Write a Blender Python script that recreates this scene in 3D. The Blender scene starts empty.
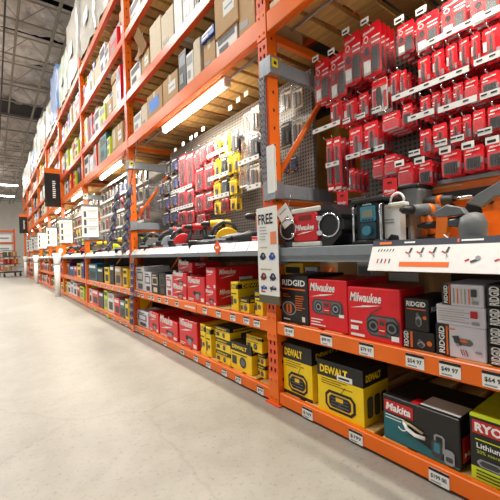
import bpy, math, random
from mathutils import Matrix, Vector
random.seed(7)
S = bpy.context.scene
COL = S.collection
PI = math.pi

# ------------------------------------------------------------------ camera
F = 340.0
EYE = Vector((0, 0, 0.875))
d1 = Vector((-255.4, 9.5, F)).normalized()            # aisle direction (+Y) seen by the camera
d2 = Vector((452.0, -15.2, F)); d2 = (d2 - d1 * d1.dot(d2)).normalized()   # into the racks (+X)
d3 = d1.cross(d2); d3 = -d3 if d3.y > 0 else d3        # up (+Z)
cd = bpy.data.cameras.new('camera'); cam = bpy.data.objects.new('camera', cd); COL.objects.link(cam)
cd.sensor_width = 36; cd.lens = F / 500 * 36; cd.clip_start = 0.02; cd.clip_end = 200
rows = [d2, d1, d3]
m = Matrix([(r.x, -r.y, -r.z) for r in rows]).to_4x4(); m.translation = EYE
cam.matrix_world = m
S.camera = cam

# ------------------------------------------------------------------ world, large lights, exposure
W = bpy.data.worlds.new('store_air'); S.world = W; W.use_nodes = True
bg = W.node_tree.nodes['Background']; bg.inputs[0].default_value = (1.0, 0.97, 0.92, 1); bg.inputs[1].default_value = 0.52
S.view_settings.view_transform = 'Standard'; S.view_settings.look = 'None'
S.view_settings.exposure = 0.1; S.view_settings.gamma = 1; S.view_settings.use_curve_mapping = False

def area(name, loc, sx, sy, power, rot=(0, 0, 0), col=(1, .97, .91)):
    l = bpy.data.lights.new(name, 'AREA'); l.shape = 'RECTANGLE'; l.size = sx; l.size_y = sy; l.energy = power; l.color = col
    o = bpy.data.objects.new(name, l); COL.objects.link(o); o.location = loc; o.rotation_euler = rot
    return o
for y in (2.5, 7.5, 12.5, 17.5, 24, 31, 38):
    area('high_bay_light', (-1.3, y, 6.7), 0.5, 2.4, 230)
    area('ceiling_fill_uplight', (-1.3, y, 6.75), 0.5, 2.4, 75, (PI, 0, 0))  # upward fill added to brighten the ceiling

# ------------------------------------------------------------------ pixel helpers: a photo pixel on a known plane
def ray(u, v):
    c = Vector((u - 250, v - 250, F)); return Vector((d2.dot(c), d1.dot(c), d3.dot(c)))
def at(u, v, X):
    r = ray(u, v); return EYE + r * (X / r.x)
def atY(u, v, Y):
    r = ray(u, v); return EYE + r * (Y / r.y)
def span(u0, u1, vt, vb, X):
    vm = (vt + vb) / 2; um = (u0 + u1) / 2
    return at(u0, vm, X).y, at(u1, vm, X).y, at(um, vb, X).z, at(um, vt, X).z

# ------------------------------------------------------------------ materials
def srgb(r, g, b):
    f = lambda c: (c / 255 / 12.92) if c / 255 <= .04045 else ((c / 255 + .055) / 1.055) ** 2.4
    return (f(r), f(g), f(b), 1)
MATS = {}
def mat(name, rgb, rough=.5, metal=0, var=0.06, scale=20, bump=0, emit=0, stretch=(1, 1, 1), bdist=.01):
    if name in MATS: return MATS[name]
    M = bpy.data.materials.new(name); M.use_nodes = True; MATS[name] = M
    nt = M.node_tree; b = nt.nodes['Principled BSDF']; c = srgb(*rgb)
    b.inputs['Roughness'].default_value = rough; b.inputs['Metallic'].default_value = metal
    b.inputs['Base Color'].default_value = c
    if var or bump:
        tc = nt.nodes.new('ShaderNodeTexCoord'); mp = nt.nodes.new('ShaderNodeMapping'); mp.inputs['Scale'].default_value = stretch
        nz = nt.nodes.new('ShaderNodeTexNoise'); nz.inputs['Scale'].default_value = scale; nz.inputs['Detail'].default_value = 3
        nt.links.new(tc.outputs['Object'], mp.inputs[0]); nt.links.new(mp.outputs[0], nz.inputs['Vector'])
        if var:
            r = nt.nodes.new('ShaderNodeValToRGB')
            r.color_ramp.elements[0].position = .3; r.color_ramp.elements[1].position = .7
            r.color_ramp.elements[0].color = tuple(x * (1 - var) for x in c[:3]) + (1,)
            r.color_ramp.elements[1].color = tuple(min(1, x * (1 + var)) for x in c[:3]) + (1,)
            nt.links.new(nz.outputs[0], r.inputs[0]); nt.links.new(r.outputs[0], b.inputs['Base Color'])
        if bump:
            bp = nt.nodes.new('ShaderNodeBump'); bp.inputs['Strength'].default_value = bump; bp.inputs['Distance'].default_value = bdist
            nt.links.new(nz.outputs[0], bp.inputs['Height']); nt.links.new(bp.outputs[0], b.inputs['Normal'])
    if emit:
        b.inputs['Emission Color'].default_value = c; b.inputs['Emission Strength'].default_value = emit
    return M
orange = mat('orange_enamel', (244, 112, 18), .32, var=.07, scale=6)
redor = mat('red_orange_glare_enamel', (232, 92, 42), .32, var=.08, scale=8)  # redder orange, with glare on post fronts and upper beams put into the colour
galv = mat('galvanised_steel', (168, 176, 184), .35, .7, var=.1, scale=30)
grey = mat('grey_enamel', (138, 146, 153), .4, .2)
dgrey = mat('dark_grey_plastic', (62, 65, 68), .5)
mgrey = mat('mid_grey_plastic', (104, 108, 110), .5)
black = mat('black_plastic', (24, 24, 26), .45, var=.15)
blackc = mat('black_card', (30, 29, 30), .4, var=.1)
white = mat('white_print', (240, 240, 238), .45, var=.02)
paper = mat('white_paper', (236, 236, 232), .7, var=.03)
shelfw = mat('white_shelf_strip', (212, 213, 212), .4, var=.03)
red = mat('red_card', (224, 28, 40), .32, var=.07)
dred = mat('dark_red_print', (120, 14, 20), .5)
yellow = mat('yellow_card', (252, 212, 16), .35, var=.05)
teal = mat('teal_card', (24, 112, 122), .4, var=.2, scale=8)
tealL = mat('teal_plastic', (52, 128, 150), .4)
lime = mat('lime_card', (205, 222, 40), .4)
blue = mat('blue_card', (30, 74, 170), .4)
navy = mat('navy_card', (30, 38, 74), .4, var=.1)
orangeP = mat('orange_plastic', (240, 118, 24), .4)
orangeI = mat('orange_ink', (238, 110, 30), .5, var=0)
yellowP = mat('yellow_plastic', (248, 196, 12), .4)
redP = mat('red_plastic', (200, 26, 30), .35)
kraft = mat('brown_cardboard', (196, 160, 116), .75, var=.08, scale=9)
kraft2 = mat('dark_cardboard', (168, 128, 86), .75, var=.08, scale=9)
cream = mat('pale_cardboard', (224, 208, 182), .7, var=.05)
whitec = mat('white_carton', (232, 230, 226), .5, var=.04)
lilac = mat('pale_lilac_carton', (226, 224, 234), .5, var=.04)
greyc = mat('grey_print', (150, 152, 156), .5)
chrome = mat('chrome', (214, 216, 220), .15, 1, var=0)
steel = mat('dark_steel', (96, 98, 102), .3, .9)
ink = mat('black_ink', (20, 20, 22), .6, var=0)
inkred = mat('red_ink', (200, 34, 36), .5, var=0)
olive = mat('olive_strip', (92, 88, 66), .5)
tan = mat('tan_ink', (196, 180, 140), .5)
wood = mat('pine_board', (214, 172, 106), .6, var=.2, scale=5, stretch=(1, 9, 9))
wood2 = mat('aged_pine_board', (176, 134, 80), .65, var=.22, scale=5, stretch=(1, 9, 9))
plyw = mat('plywood', (214, 168, 78), .6, var=.12, scale=6, stretch=(1, 3, 1))
wrap = mat('stretch_wrap', (196, 192, 184), .25, var=.05, scale=6, bump=.5)
wrapg = mat('green_tint_wrap', (176, 188, 172), .25, var=.08, scale=6, bump=.5)
wrapb = mat('blue_tint_wrap', (110, 140, 190), .3, var=.2, scale=6, bump=.5)
tube_m = mat('lit_tube', (255, 244, 222), .5, var=0, emit=14)
lampf = mat('lit_lamp', (255, 252, 246), .5, var=0, emit=14)
skin = mat('tan_plastic', (206, 158, 92), .5)
brownw = mat('dark_backing_board', (74, 64, 54), .85, var=.15, scale=3)  # dark tone of the added backing behind the racks
farwall = mat('far_wall_paint', (222, 216, 204), .8, var=.05, scale=2)
steelp = mat('painted_roof_steel', (150, 140, 124), .6, var=.08)
steeld = mat('dark_roof_steel', (74, 70, 68), .7)
insul = mat('insulation_foil', (206, 194, 186), .36, .3, var=.2, scale=2.5, bump=1.0, bdist=.12)
gap = mat('roof_gap_black', (30, 28, 27), .9)

def clear_mat():
    M = bpy.data.materials.new('clear_blister'); M.use_nodes = True; nt = M.node_tree
    for n in list(nt.nodes): nt.nodes.remove(n)
    o = nt.nodes.new('ShaderNodeOutputMaterial'); mx = nt.nodes.new('ShaderNodeMixShader'); t = nt.nodes.new('ShaderNodeBsdfTransparent')
    g = nt.nodes.new('ShaderNodeBsdfPrincipled'); g.inputs['Base Color'].default_value = (.85, .86, .9, 1); g.inputs['Roughness'].default_value = .12
    t.inputs[0].default_value = (.96, .96, .97, 1); mx.inputs[0].default_value = .09
    nt.links.new(t.outputs[0], mx.inputs[1]); nt.links.new(g.outputs[0], mx.inputs[2]); nt.links.new(mx.outputs[0], o.inputs[0])
    return M
clear = clear_mat()

def peg_mat(name, base, hole):
    M = bpy.data.materials.new(name); M.use_nodes = True; nt = M.node_tree; b = nt.nodes['Principled BSDF']; b.inputs['Roughness'].default_value = .55
    tc = nt.nodes.new('ShaderNodeTexCoord'); v = nt.nodes.new('ShaderNodeTexVoronoi'); v.feature = 'F1'; v.inputs['Scale'].default_value = 40; v.inputs['Randomness'].default_value = 0
    r = nt.nodes.new('ShaderNodeValToRGB'); r.color_ramp.interpolation = 'CONSTANT'
    r.color_ramp.elements[0].color = srgb(*hole); r.color_ramp.elements[1].position = .3; r.color_ramp.elements[1].color = srgb(*base)
    mp = nt.nodes.new('ShaderNodeMapping'); mp.inputs['Scale'].default_value = (1, 0, 1)
    nt.links.new(tc.outputs['Object'], mp.inputs[0]); nt.links.new(mp.outputs[0], v.inputs['Vector'])
    nt.links.new(v.outputs['Distance'], r.inputs[0]); nt.links.new(r.outputs[0], b.inputs['Base Color'])
    return M
pegd = peg_mat('brown_grey_pegboard', (96, 90, 84), (34, 31, 30))
pegw = peg_mat('grey_pegboard', (150, 147, 142), (70, 68, 66))

def floor_mat():
    M = bpy.data.materials.new('polished_concrete'); M.use_nodes = True; nt = M.node_tree; b = nt.nodes['Principled BSDF']
    tc = nt.nodes.new('ShaderNodeTexCoord')
    def noise(sc, det=5):
        n = nt.nodes.new('ShaderNodeTexNoise'); n.inputs['Scale'].default_value = sc; n.inputs['Detail'].default_value = det; n.inputs['Roughness'].default_value = .62
        nt.links.new(tc.outputs['Object'], n.inputs['Vector']); return n
    def ramp(src, p0, c0, p1, c1):
        r = nt.nodes.new('ShaderNodeValToRGB'); e = r.color_ramp.elements
        e[0].position = p0; e[0].color = c0; e[1].position = p1; e[1].color = c1; nt.links.new(src, r.inputs[0]); return r
    n1 = noise(1.1); n2 = noise(55, 2); n3 = noise(9, 6)
    base = ramp(n1.outputs[0], .3, srgb(152, 149, 139), .72, srgb(178, 175, 166))
    sp = ramp(n2.outputs[0], .26, (.62, .62, .62, 1), .42, (1, 1, 1, 1))
    md = ramp(n3.outputs[0], .3, (.86, .85, .83, 1), .6, (1, 1, 1, 1))
    v = nt.nodes.new('ShaderNodeTexVoronoi'); v.feature = 'DISTANCE_TO_EDGE'; v.inputs['Scale'].default_value = .35
    ad = nt.nodes.new('ShaderNodeMixRGB'); ad.blend_type = 'ADD'; ad.inputs[0].default_value = .12
    nt.links.new(tc.outputs['Object'], ad.inputs[1]); nt.links.new(n3.outputs['Color'], ad.inputs[2]); nt.links.new(ad.outputs[0], v.inputs['Vector'])
    ck = ramp(v.outputs[0], .0, (.86, .85, .84, 1), .003, (1, 1, 1, 1))
    cur = base.outputs[0]
    for s_ in (sp, md, ck):
        mx = nt.nodes.new('ShaderNodeMixRGB'); mx.blend_type = 'MULTIPLY'; mx.inputs[0].default_value = .75
        nt.links.new(cur, mx.inputs[1]); nt.links.new(s_.outputs[0], mx.inputs[2]); cur = mx.outputs[0]
    nt.links.new(cur, b.inputs['Base Color'])
    rr = ramp(n1.outputs[0], .3, (.34, .34, .34, 1), .7, (.5, .5, .5, 1)); nt.links.new(rr.outputs[0], b.inputs['Roughness'])
    return M
floorm = floor_mat()

# ------------------------------------------------------------------ mesh building
class MB:
    def __init__(s): s.v = []; s.f = []; s.mi = []; s.mats = []; s.sm = []
    def _m(s, m):
        if m not in s.mats: s.mats.append(m)
        return s.mats.index(m)
    def add(s, vs, fs, m, smooth=False):
        o = len(s.v); s.v += [tuple(p) for p in vs]; k = s._m(m)
        for f in fs: s.f.append(tuple(o + i for i in f)); s.mi.append(k); s.sm.append(smooth)
        return s
    def box(s, x0, x1, y0, y1, z0, z1, m, b=0):
        if b <= 0:
            vs = [(x, y, z) for z in (z0, z1) for y in (y0, y1) for x in (x0, x1)]
            return s.add(vs, [(0, 2, 3, 1), (4, 5, 7, 6), (0, 1, 5, 4), (1, 3, 7, 5), (3, 2, 6, 7), (2, 0, 4, 6)], m)
        lo = (x0, y0, z0); hi = (x1, y1, z1); idx = {}; vs = []
        for sx in (0, 1):
            for sy in (0, 1):
                for sz in (0, 1):
                    c = (sx, sy, sz)
                    for ax in range(3):
                        p = [0, 0, 0]
                        for a in range(3):
                            e = hi[a] if c[a] else lo[a]
                            if a != ax: e += -b if c[a] else b
                            p[a] = e
                        idx[(c, ax)] = len(vs); vs.append(tuple(p))
        fs = []
        for ax in range(3):
            a1, a2 = [(1, 2), (2, 0), (0, 1)][ax]
            for sd in (0, 1):
                q = []
                for t in ((0, 0), (1, 0), (1, 1), (0, 1)):
                    c = [0, 0, 0]; c[ax] = sd; c[a1] = t[0]; c[a2] = t[1]; q.append(idx[(tuple(c), ax)])
                fs.append(tuple(q if sd else q[::-1]))
            for t1 in (0, 1):          # edges along ax
                for t2 in (0, 1):
                    c0 = [0, 0, 0]; c0[a1] = t1; c0[a2] = t2; c1 = c0[:]; c1[ax] = 1
                    q = [idx[(tuple(c0), a1)], idx[(tuple(c1), a1)], idx[(tuple(c1), a2)], idx[(tuple(c0), a2)]]
                    fs.append(tuple(q if t1 != t2 else q[::-1]))
        for sx in (0, 1):
            for sy in (0, 1):
                for sz in (0, 1):
                    q = [idx[((sx, sy, sz), a)] for a in range(3)]
                    fs.append(tuple(q if (sx + sy + sz) % 2 else q[::-1]))
        return s.add(vs, fs, m)
    def tube(s, pts, r, m, n=8, rs=None, cap=True):
        pts = [Vector(p) for p in pts]; k = len(pts); vs = []
        prev = None
        for i, p in enumerate(pts):
            t = (pts[min(i + 1, k - 1)] - pts[max(i - 1, 0)]).normalized()
            a = prev if prev and abs(prev.dot(t)) < .95 else (Vector((0, 0, 1)) if abs(t.z) < .9 else Vector((1, 0, 0)))
            x = (a - t * a.dot(t)).normalized(); y = t.cross(x); prev = x
            rr = rs[i] if rs else r
            for j in range(n):
                an = 2 * PI * j / n; vs.append(p + x * (math.cos(an) * rr) + y * (math.sin(an) * rr))
        fs = [(i * n + j, i * n + (j + 1) % n, (i + 1) * n + (j + 1) % n, (i + 1) * n + j) for i in range(k - 1) for j in range(n)]
        s.add(vs, fs, m, True)
        if cap:
            o = len(s.v) - len(vs)
            s.f.append(tuple(o + j for j in reversed(range(n)))); s.mi.append(s._m(m)); s.sm.append(False)
            s.f.append(tuple(o + (k - 1) * n + j for j in range(n))); s.mi.append(s._m(m)); s.sm.append(False)
        return s
    def prism(s, out, y0, y1, m, b=0):
        """outline in (x,z), counter-clockwise seen from -y; extruded y0..y1, optional front chamfer"""
        n = len(out); cx = sum(p[0] for p in out) / n; cz = sum(p[1] for p in out) / n
        rings = []
        if b:
            sc = []
            for (x, z) in out:
                d = math.hypot(x - cx, z - cz) or 1; k = max(0, 1 - b / d); sc.append((cx + (x - cx) * k, cz + (z - cz) * k))
            rings = [(sc, y0), (out, y0 + b), (out, y1 - b), (sc, y1)]
        else: rings = [(out, y0), (out, y1)]
        vs = [(x, y, z) for o_, y in rings for x, z in o_]
        fs = [tuple(range(n)), tuple(reversed(range((len(rings) - 1) * n, len(rings) * n)))]
        for r in range(len(rings) - 1):
            fs += [(r * n + (j + 1) % n, r * n + j, (r + 1) * n + j, (r + 1) * n + (j + 1) % n) for j in range(n)]
        return s.add(vs, fs, m)
    def xf(s, M4, start=0):
        s.v = s.v[:start] + [tuple(M4 @ Vector(p)) for p in s.v[start:]]; return s
    def mesh(s, name):
        me = bpy.data.meshes.new(name); me.from_pydata(s.v, [], s.f)
        for m_ in s.mats: me.materials.append(m_)
        me.polygons.foreach_set('material_index', s.mi); me.polygons.foreach_set('use_smooth', s.sm); me.update()
        return me
    def build(s, name, parent=None, loc=(0, 0, 0), rot=(0, 0, 0)):
        return link(name, s.mesh(name), parent, loc, rot)
def link(name, me, parent=None, loc=(0, 0, 0), rot=(0, 0, 0)):
    o = bpy.data.objects.new(name, me); COL.objects.link(o); o.parent = parent; o.location = loc; o.rotation_euler = rot
    return o
def tag(o, label, cat, group=None):
    o['label'] = label; o['category'] = cat
    if group: o['group'] = group
    return o
def thing(name, label, cat, loc=(0, 0, 0), rz=0, group=None):
    o = bpy.data.objects.new(name, None); o.empty_display_size = .05; COL.objects.link(o); o.location = loc; o.rotation_euler = (0, 0, rz)
    return tag(o, label, cat, group)
FACE = -PI / 2        # turned so that local -y faces the aisle and local +x points toward the camera end

# flat print: polygons in the x/z plane, facing -y
class Flat:
    def __init__(s): s.b = MB(); s.k = 0
    def poly(s, pts, m):
        s.k += 1; y = -.0004 * s.k
        s.b.add([(x, y, z) for x, z in pts], [tuple(range(len(pts)))], m); return s
    def rect(s, x0, x1, z0, z1, m): return s.poly([(x0, z0), (x1, z0), (x1, z1), (x0, z1)], m)
    def rr(s, x0, x1, z0, z1, c, m):
        return s.poly([(x0 + c, z0), (x1 - c, z0), (x1, z0 + c), (x1, z1 - c), (x1 - c, z1), (x0 + c, z1), (x0, z1 - c), (x0, z0 + c)], m)
    def disc(s, x, z, r, m, n=14, rz=None):
        return s.poly([(x + r * math.cos(2 * PI * i / n), z + (rz or r) * math.sin(2 * PI * i / n)) for i in range(n)], m)
    def line(s, x0, z0, x1, z1, w, m):
        d = Vector((x1 - x0, z1 - z0)).normalized(); nx, nz = -d.y * w / 2, d.x * w / 2
        return s.poly([(x0 - nx, z0 - nz), (x1 - nx, z1 - nz), (x1 + nx, z1 + nz), (x0 + nx, z0 + nz)], m)
    def build(s, name, parent, loc, face='front'):
        return s.b.build(name, parent, loc, (0, 0, PI / 2 if face == 'right' else 0))
TXT = {}
def text(st, w, h, m, parent, loc, face='front', shear=0, bold=.0, name='lettering'):
    """lettering fitted to w x h, lower-left corner at loc, in the x/z plane facing -y"""
    key = (st, round(w, 4), round(h, 4), m.name, shear, bold)
    if key not in TXT:
        c = bpy.data.curves.new('t', 'FONT'); c.body = st; c.shear = shear; c.offset = bold; c.resolution_u = 2; c.fill_mode = 'FRONT'
        o = bpy.data.objects.new('t', c); me = bpy.data.meshes.new_from_object(o)
        bpy.data.objects.remove(o); bpy.data.curves.remove(c)
        xs = [v.co.x for v in me.vertices]; ys = [v.co.y for v in me.vertices]
        x0, x1, y0, y1 = min(xs), max(xs), min(ys), max(ys)
        for v in me.vertices: v.co = ((v.co.x - x0) / (x1 - x0) * w, 0, (v.co.y - y0) / (y1 - y0) * h)
        me.materials.clear(); me.materials.append(m); TXT[key] = me
    return link(name, TXT[key], parent, loc, (0, 0, PI / 2 if face == 'right' else 0))
ORD = ['first', 'second', 'third', 'fourth', 'fifth', 'sixth', 'seventh', 'eighth', 'ninth', 'tenth', 'eleventh', 'twelfth',
       'thirteenth', 'fourteenth', 'fifteenth', 'sixteenth', 'seventeenth', 'eighteenth', 'nineteenth', 'twentieth', 'twenty-first', 'twenty-second', 'twenty-third', 'twenty-fourth']
BAY = ['nearest bay', 'second bay', 'third bay', 'fourth bay', 'fifth bay', 'sixth bay', 'seventh bay', 'eighth bay', 'ninth bay']

# ------------------------------------------------------------------ the setting
XF = 1.25                     # front plane of the racking
XR = 2.25                     # rear plane
UY = [-0.98, 1.48, 3.945] + [6.40 + 2.45 * k for k in range(7)]      # upright centres along the aisle
o = MB().box(-14, 6, -8, 46, -.12, 0, floorm).build('floor'); o['kind'] = 'structure'
o = MB().box(2.42, 2.5, -3, UY[-1] + .1, 0, 4.9, brownw).build('added_backing_wall'); o['kind'] = 'structure'  # dark backing added to block the bright background behind the racks
o = MB().box(-14, 6, 46, 46.2, 0, 9, farwall).build('wall_far'); o['kind'] = 'structure'
ZC = 7.6
ceil = MB().box(-14, 14, -8, 46, ZC + .35, ZC + .45, gap).build('ceiling'); ceil['kind'] = 'structure'
# quilted insulation blankets between the joists
def blanket(seed, L):
    r = random.Random(seed); nx, ny = 70, 14; wx = 18.0; b = MB(); vs = []
    ph = [(r.uniform(.6, 2.6), r.uniform(1, 5), r.uniform(0, 6)) for _ in range(9)]
    for j in range(ny + 1):
        for i in range(nx + 1):
            x = wx * i / nx; y = L * j / ny
            e = min(1, min(j, ny - j) / 3.5) ** .6
            d = sum(math.sin(x * a + y * c + p) for a, c, p in ph) * .05 + r.uniform(-.12, .12)
            seam = .1 * (1 - min(1, abs((x % 3.0) - 1.5) / 1.3)) 
            vs.append((x, y, -.16 * e + d * e + .2 - seam * e))
    fs = [(j * (nx + 1) + i, (j + 1) * (nx + 1) + i, (j + 1) * (nx + 1) + i + 1, j * (nx + 1) + i + 1) for j in range(ny) for i in range(nx)]
    return b.add(vs, fs, insul, True).mesh('insulation')
JS = 1.85
bl = [blanket(k, JS - .22) for k in range(4)]
for k in range(24):
    y = 1.2 + JS * k
    link('insulation_blanket', bl[k % 4], ceil, (-5 + (k % 3) * .7, y + .11, ZC))
    tr = MB()
    zt, zb = ZC + .02, ZC - .6
    for z in (zt, zb): tr.box(-7, 11, y - .022, y + .022, z - .018, z + .018, steelp)
    x = -5.6 + (k % 2) * .3
    while x < 8:
        tr.tube([(x, y, zb), (x + .6, y, zt)], .011, steelp, 5, cap=False); tr.tube([(x + .6, y, zt), (x + 1.2, y, zb)], .011, steelp, 5, cap=False); x += 1.2
    tr.build('roof_truss', ceil)
for x, z, r_, m_ in ((1.42, ZC - .75, .04, steelp), (1.75, ZC - .7, .035, steelp), (.62, ZC - .7, .03, steelp), (.36, ZC - .72, .022, steeld), (3.2, ZC - .7, .05, steeld)):
    MB().tube([(x, 0, z), (x, 45, z)], r_, m_, 8).build('roof_pipe', ceil)
gd = MB()
gd.box(-7, 11, 17.0, 17.25, ZC - .75, ZC - .68, steeld); gd.box(-7, 11, 17.1, 17.15, ZC - .68, ZC - .2, steeld); gd.box(-7, 11, 17.0, 17.25, ZC - .2, ZC - .14, steeld)
gd.build('roof_girder', ceil)

# ------------------------------------------------------------------ racking: upright frames
def post_mesh(h, holes):
    """open channel 80 x 75 mm, front face pierced by two columns of slots"""
    b = MB(); w, d, t = .04, .075, .003
    b.box(-w, -w + t, 0, d, 0, h, orange); b.box(w - t, w, 0, d, 0, h, orange)
    b.box(-w, -w + .02, d - t, d, 0, h, orange); b.box(w - .02, w, d - t, d, 0, h, orange)
    if not holes:
        b.box(-w, w, 0, t, 0, h, redor); return b.mesh('post')
    xs = [-w, -.023, -.009, .009, .023, w]; p = .0508; zs = [0]; z = .03
    while z + .03 < h: zs += [z, z + .024]; z += p
    zs.append(h)
    vs = [(x, y, z) for y in (-.0005, t) for z in zs for x in xs]; nx = len(xs); n1 = nx * len(zs); fs = []
    for j in range(len(zs) - 1):
        for i in range(nx - 1):
            if i in (1, 3) and j % 2 == 1: continue
            a = j * nx + i; fs.append((a, a + 1, a + nx + 1, a + nx)); fs.append((n1 + a, n1 + a + nx, n1 + a + nx + 1, n1 + a + 1))
    b.add(vs, fs, redor)  # front face reddened, its glare put into the colour
    for j in range(0, len(zs) - 1):          # black plates on the near side face, standing in for dark slots
        if j % 4 == 1: b.box(w - .0005, w + .0008, .03, .042, zs[j], zs[j + 1] - .006, black)
    return b.mesh('post')
HP = 4.3
pm_h, pm_p = post_mesh(HP, True), post_mesh(HP, False)
def bar_mesh(p0, p1, r, m): return MB().tube([p0, p1], r, m, 8).mesh('brace')
hb = MB().box(-.015, .015, .075, .925, -.02, .02, orange).mesh('brace')
db_ = bar_mesh((0, .06, 0), (0, .94, 1.16), .017, orange)
foot = MB().box(-.06, .06, -.02, .1, 0, .008, redor).mesh('foot')
conn = []
for m_ in (orange, redor):
    b = MB().box(-.0405, .0405, -.004, -.0005, -.08, .08, m_)
    for dx in (-.02, .02):
        for dz in (-.05, .05): b.tube([(dx, -.004, dz), (dx, -.008, dz)], .007, redor, 6)
    conn.append(b.mesh('connector'))
for k in range(1, len(UY)):
    t = thing('rack_upright', f'orange steel rack upright frame, {ORD[k-1]} upright counted from the camera', 'rack upright', (XF, UY[k], 0), FACE, 'rack uprights along the aisle')
    link('post', pm_h if k < 4 else pm_p, t)
    link('post', pm_p, t, (0, 1.0, 0), (0, 0, PI))
    link('foot_plate', foot, t); link('foot_plate', foot, t, (0, .92, 0))
    for z in (.15, 1.15, 2.11, 3.1, 3.9): link('cross_brace', hb, t, (0, 0, z))
    for z in (1.27, 2.4): link('diagonal_brace', db_, t, (0, 0, z))
    link('diagonal_brace', db_, t, (0, 0, .1))
    for z in (.085, .44, 2.15, 2.67, 3.37, 4.05): link('beam_connector', conn[z > 2.5], t, (0, 0, z))
    if k in (1, 2, 3):
        g = MB()                                          # grey slotted strip and arms that carry the pegboards
        for zz in [1.25 + i * .0333 for i in range(18)]:
            g.box(-.03, .022, -.012, -.009, zz, zz + .02, galv)
        g.box(-.03, -.022, -.012, -.004, 1.25, 1.86, galv); g.box(.014, .022, -.012, -.004, 1.25, 1.86, galv); g.box(-.006, .0, -.012, -.009, 1.25, 1.86, galv)
        g.build('slotted_strip', t)
        for z in (1.9, 1.205):
            a = MB().box(.042, .075, .03, .48, z - .045, z + .035, grey, .004).box(-.02, .08, -.014, .06, z - .05, z + .05, galv, .003).build('pegboard_arm', t)
        MB().box(.0808, .082, -.005, .04, 1.885, 1.935, mat('yellow_sticker', (240, 214, 30), .5)).box(.082, .0824, .01, .03, 1.9, 1.918, ink).build('warning_sticker', t)

# ------------------------------------------------------------------ racking: shelves with beams, deck boards, price tags
LV = {'floor': (0.0, .077), 'knee': (.403, .474), 'head': (2.093, 2.205), 'second': (2.626, 2.712), 'third': (3.325, 3.41), 'top': (4.0, 4.095)}
LNAME = {'floor': 'lowest orange shelf at floor level', 'knee': 'orange shelf at knee height', 'head': 'overhead orange shelf above the strip lights',
         'second': 'second overhead orange shelf', 'third': 'third overhead orange shelf', 'top': 'topmost orange shelf'}
board = [MB().box(-.056, .056, .03, .96, -.035, 0, m_, .003).mesh('board') for m_ in (wood, wood2)]
PRICES = iter(['$169 00', '$99 97', '$79 97', '$54 97', '$49 97', '$64 97', '$129 00', '$169 00', '$199 00'] * 4)
SHELF = {}
for b_ in range(0, 9):
    y0, y1 = UY[b_] + .041, UY[b_ + 1] - .041; L = y1 - y0; yc = (y0 + y1) / 2
    for lv, (z0, z1) in LV.items():
        t = thing('rack_shelf', f'{LNAME[lv]} with steel beams, {BAY[b_]} from the camera', 'shelf', (XF, yc, 0), FACE, f'shelves, {LNAME[lv]}')
        SHELF[(b_, lv)] = t
        mm = orange if lv in ('floor', 'knee', 'head') else redor  # upper beams take the redder orange, glare put into the colour
        link('front_beam', MB().box(-L / 2, L / 2, 0, .03, z0 + (.012 if lv == 'floor' else 0), z1, mm, .004).box(-L / 2, L / 2, .03, .045, z0 + (.012 if lv == 'floor' else 0), z1 - .03, mm).mesh('beam'), t)
        link('rear_beam', MB().box(-L / 2, L / 2, .96, 1.0, z0, z1, mm).mesh('beam'), t)
        nb = 16
        if b_ < 6 or lv == 'head':
            for i in range(nb):
                if lv in ('head', 'second', 'third', 'top') and random.random() < .06: continue
                link('deck_board', random.choice(board), t, (-L / 2 + L * (i + .5) / nb, 0, z1))
        else:
            MB().box(-L / 2, L / 2, .03, .96, z1 - .036, z1, wood2).build('deck_sheet', t)
def price_tag(b_, lv, u, w=.07, h=.052, txt=None, dz=0):
    t = SHELF[(b_, lv)]; z0, z1 = LV[lv]; zc = (z0 + z1) / 2 + dz
    v = 300
    for _ in range(6):
        p = at(u, v, XF); r = ray(u, v); v += (p.z - zc) * 340 / max(.5, Vector(p).length) * 1.0
    x = t.location.y - p.y
    b = MB().box(-w / 2, w / 2, -.0022, -.0004, zc - h / 2, zc + h / 2, paper).box(-w / 2, w / 2, -.0026, -.002, zc + h / 2 - h * .2, zc + h / 2, ink)
    b.box(-w * .4, w * .1, -.0026, -.002, zc - h * .42, zc - h * .32, greyc)
    g = b.build('price_tag', t, (x, 0, 0))
    if txt: text(txt, w * .78, h * .34, ink, g, (-w * .4, -.003, zc - h * .2), bold=.02, name='price_print')
    else: MB().box(-w * .36, w * .34, -.0027, -.0022, zc - h * .18, zc + h * .12, ink).build('price_print', g)
for u, s_ in ((289.3, '$169'), (326.5, '$99 97'), (366.5, '$79 97'), (415, '$54 97'), (450, '$49 97'), (495, '$64 97')): price_tag(0, 'knee', u, txt=s_)
for u, s_ in ((307.6, '$169'), (356, '$199'), (439, '$199 00')): price_tag(0, 'floor', u, txt=s_)
for u in (135, 139, 142.5, 149.5, 153, 159.5, 166.5, 177, 194.5, 205, 218.6, 233, 246.5, 257): price_tag(1, 'knee', u, .06, .046, '$99' if u > 190 else None)
for u in (136, 143, 152, 165, 182.5, 196, 208.5, 224.5, 238.5, 260.5): price_tag(1, 'floor', u, .06, .046, '$79' if u > 190 else None)
for b_, us in ((2, (90, 95, 100, 106, 112, 119, 125)), (3, (67, 71, 75, 80)), (4, (52, 55, 59))):
    for u in us: price_tag(b_, 'knee', u, .07, .05); price_tag(b_, 'floor', u + 1.2, .07, .05)
sg = SHELF[(1, 'knee')]
MB().box(-.11, .11, -.004, -.001, .405, .475, mat('bright_orange_card', (255, 120, 50), .5)).box(-.09, .09, -.0045, -.004, .43, .445, paper).build('sale_card', sg, (sg.location.y - at(190, 302, XF).y, 0, 0))

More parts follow.
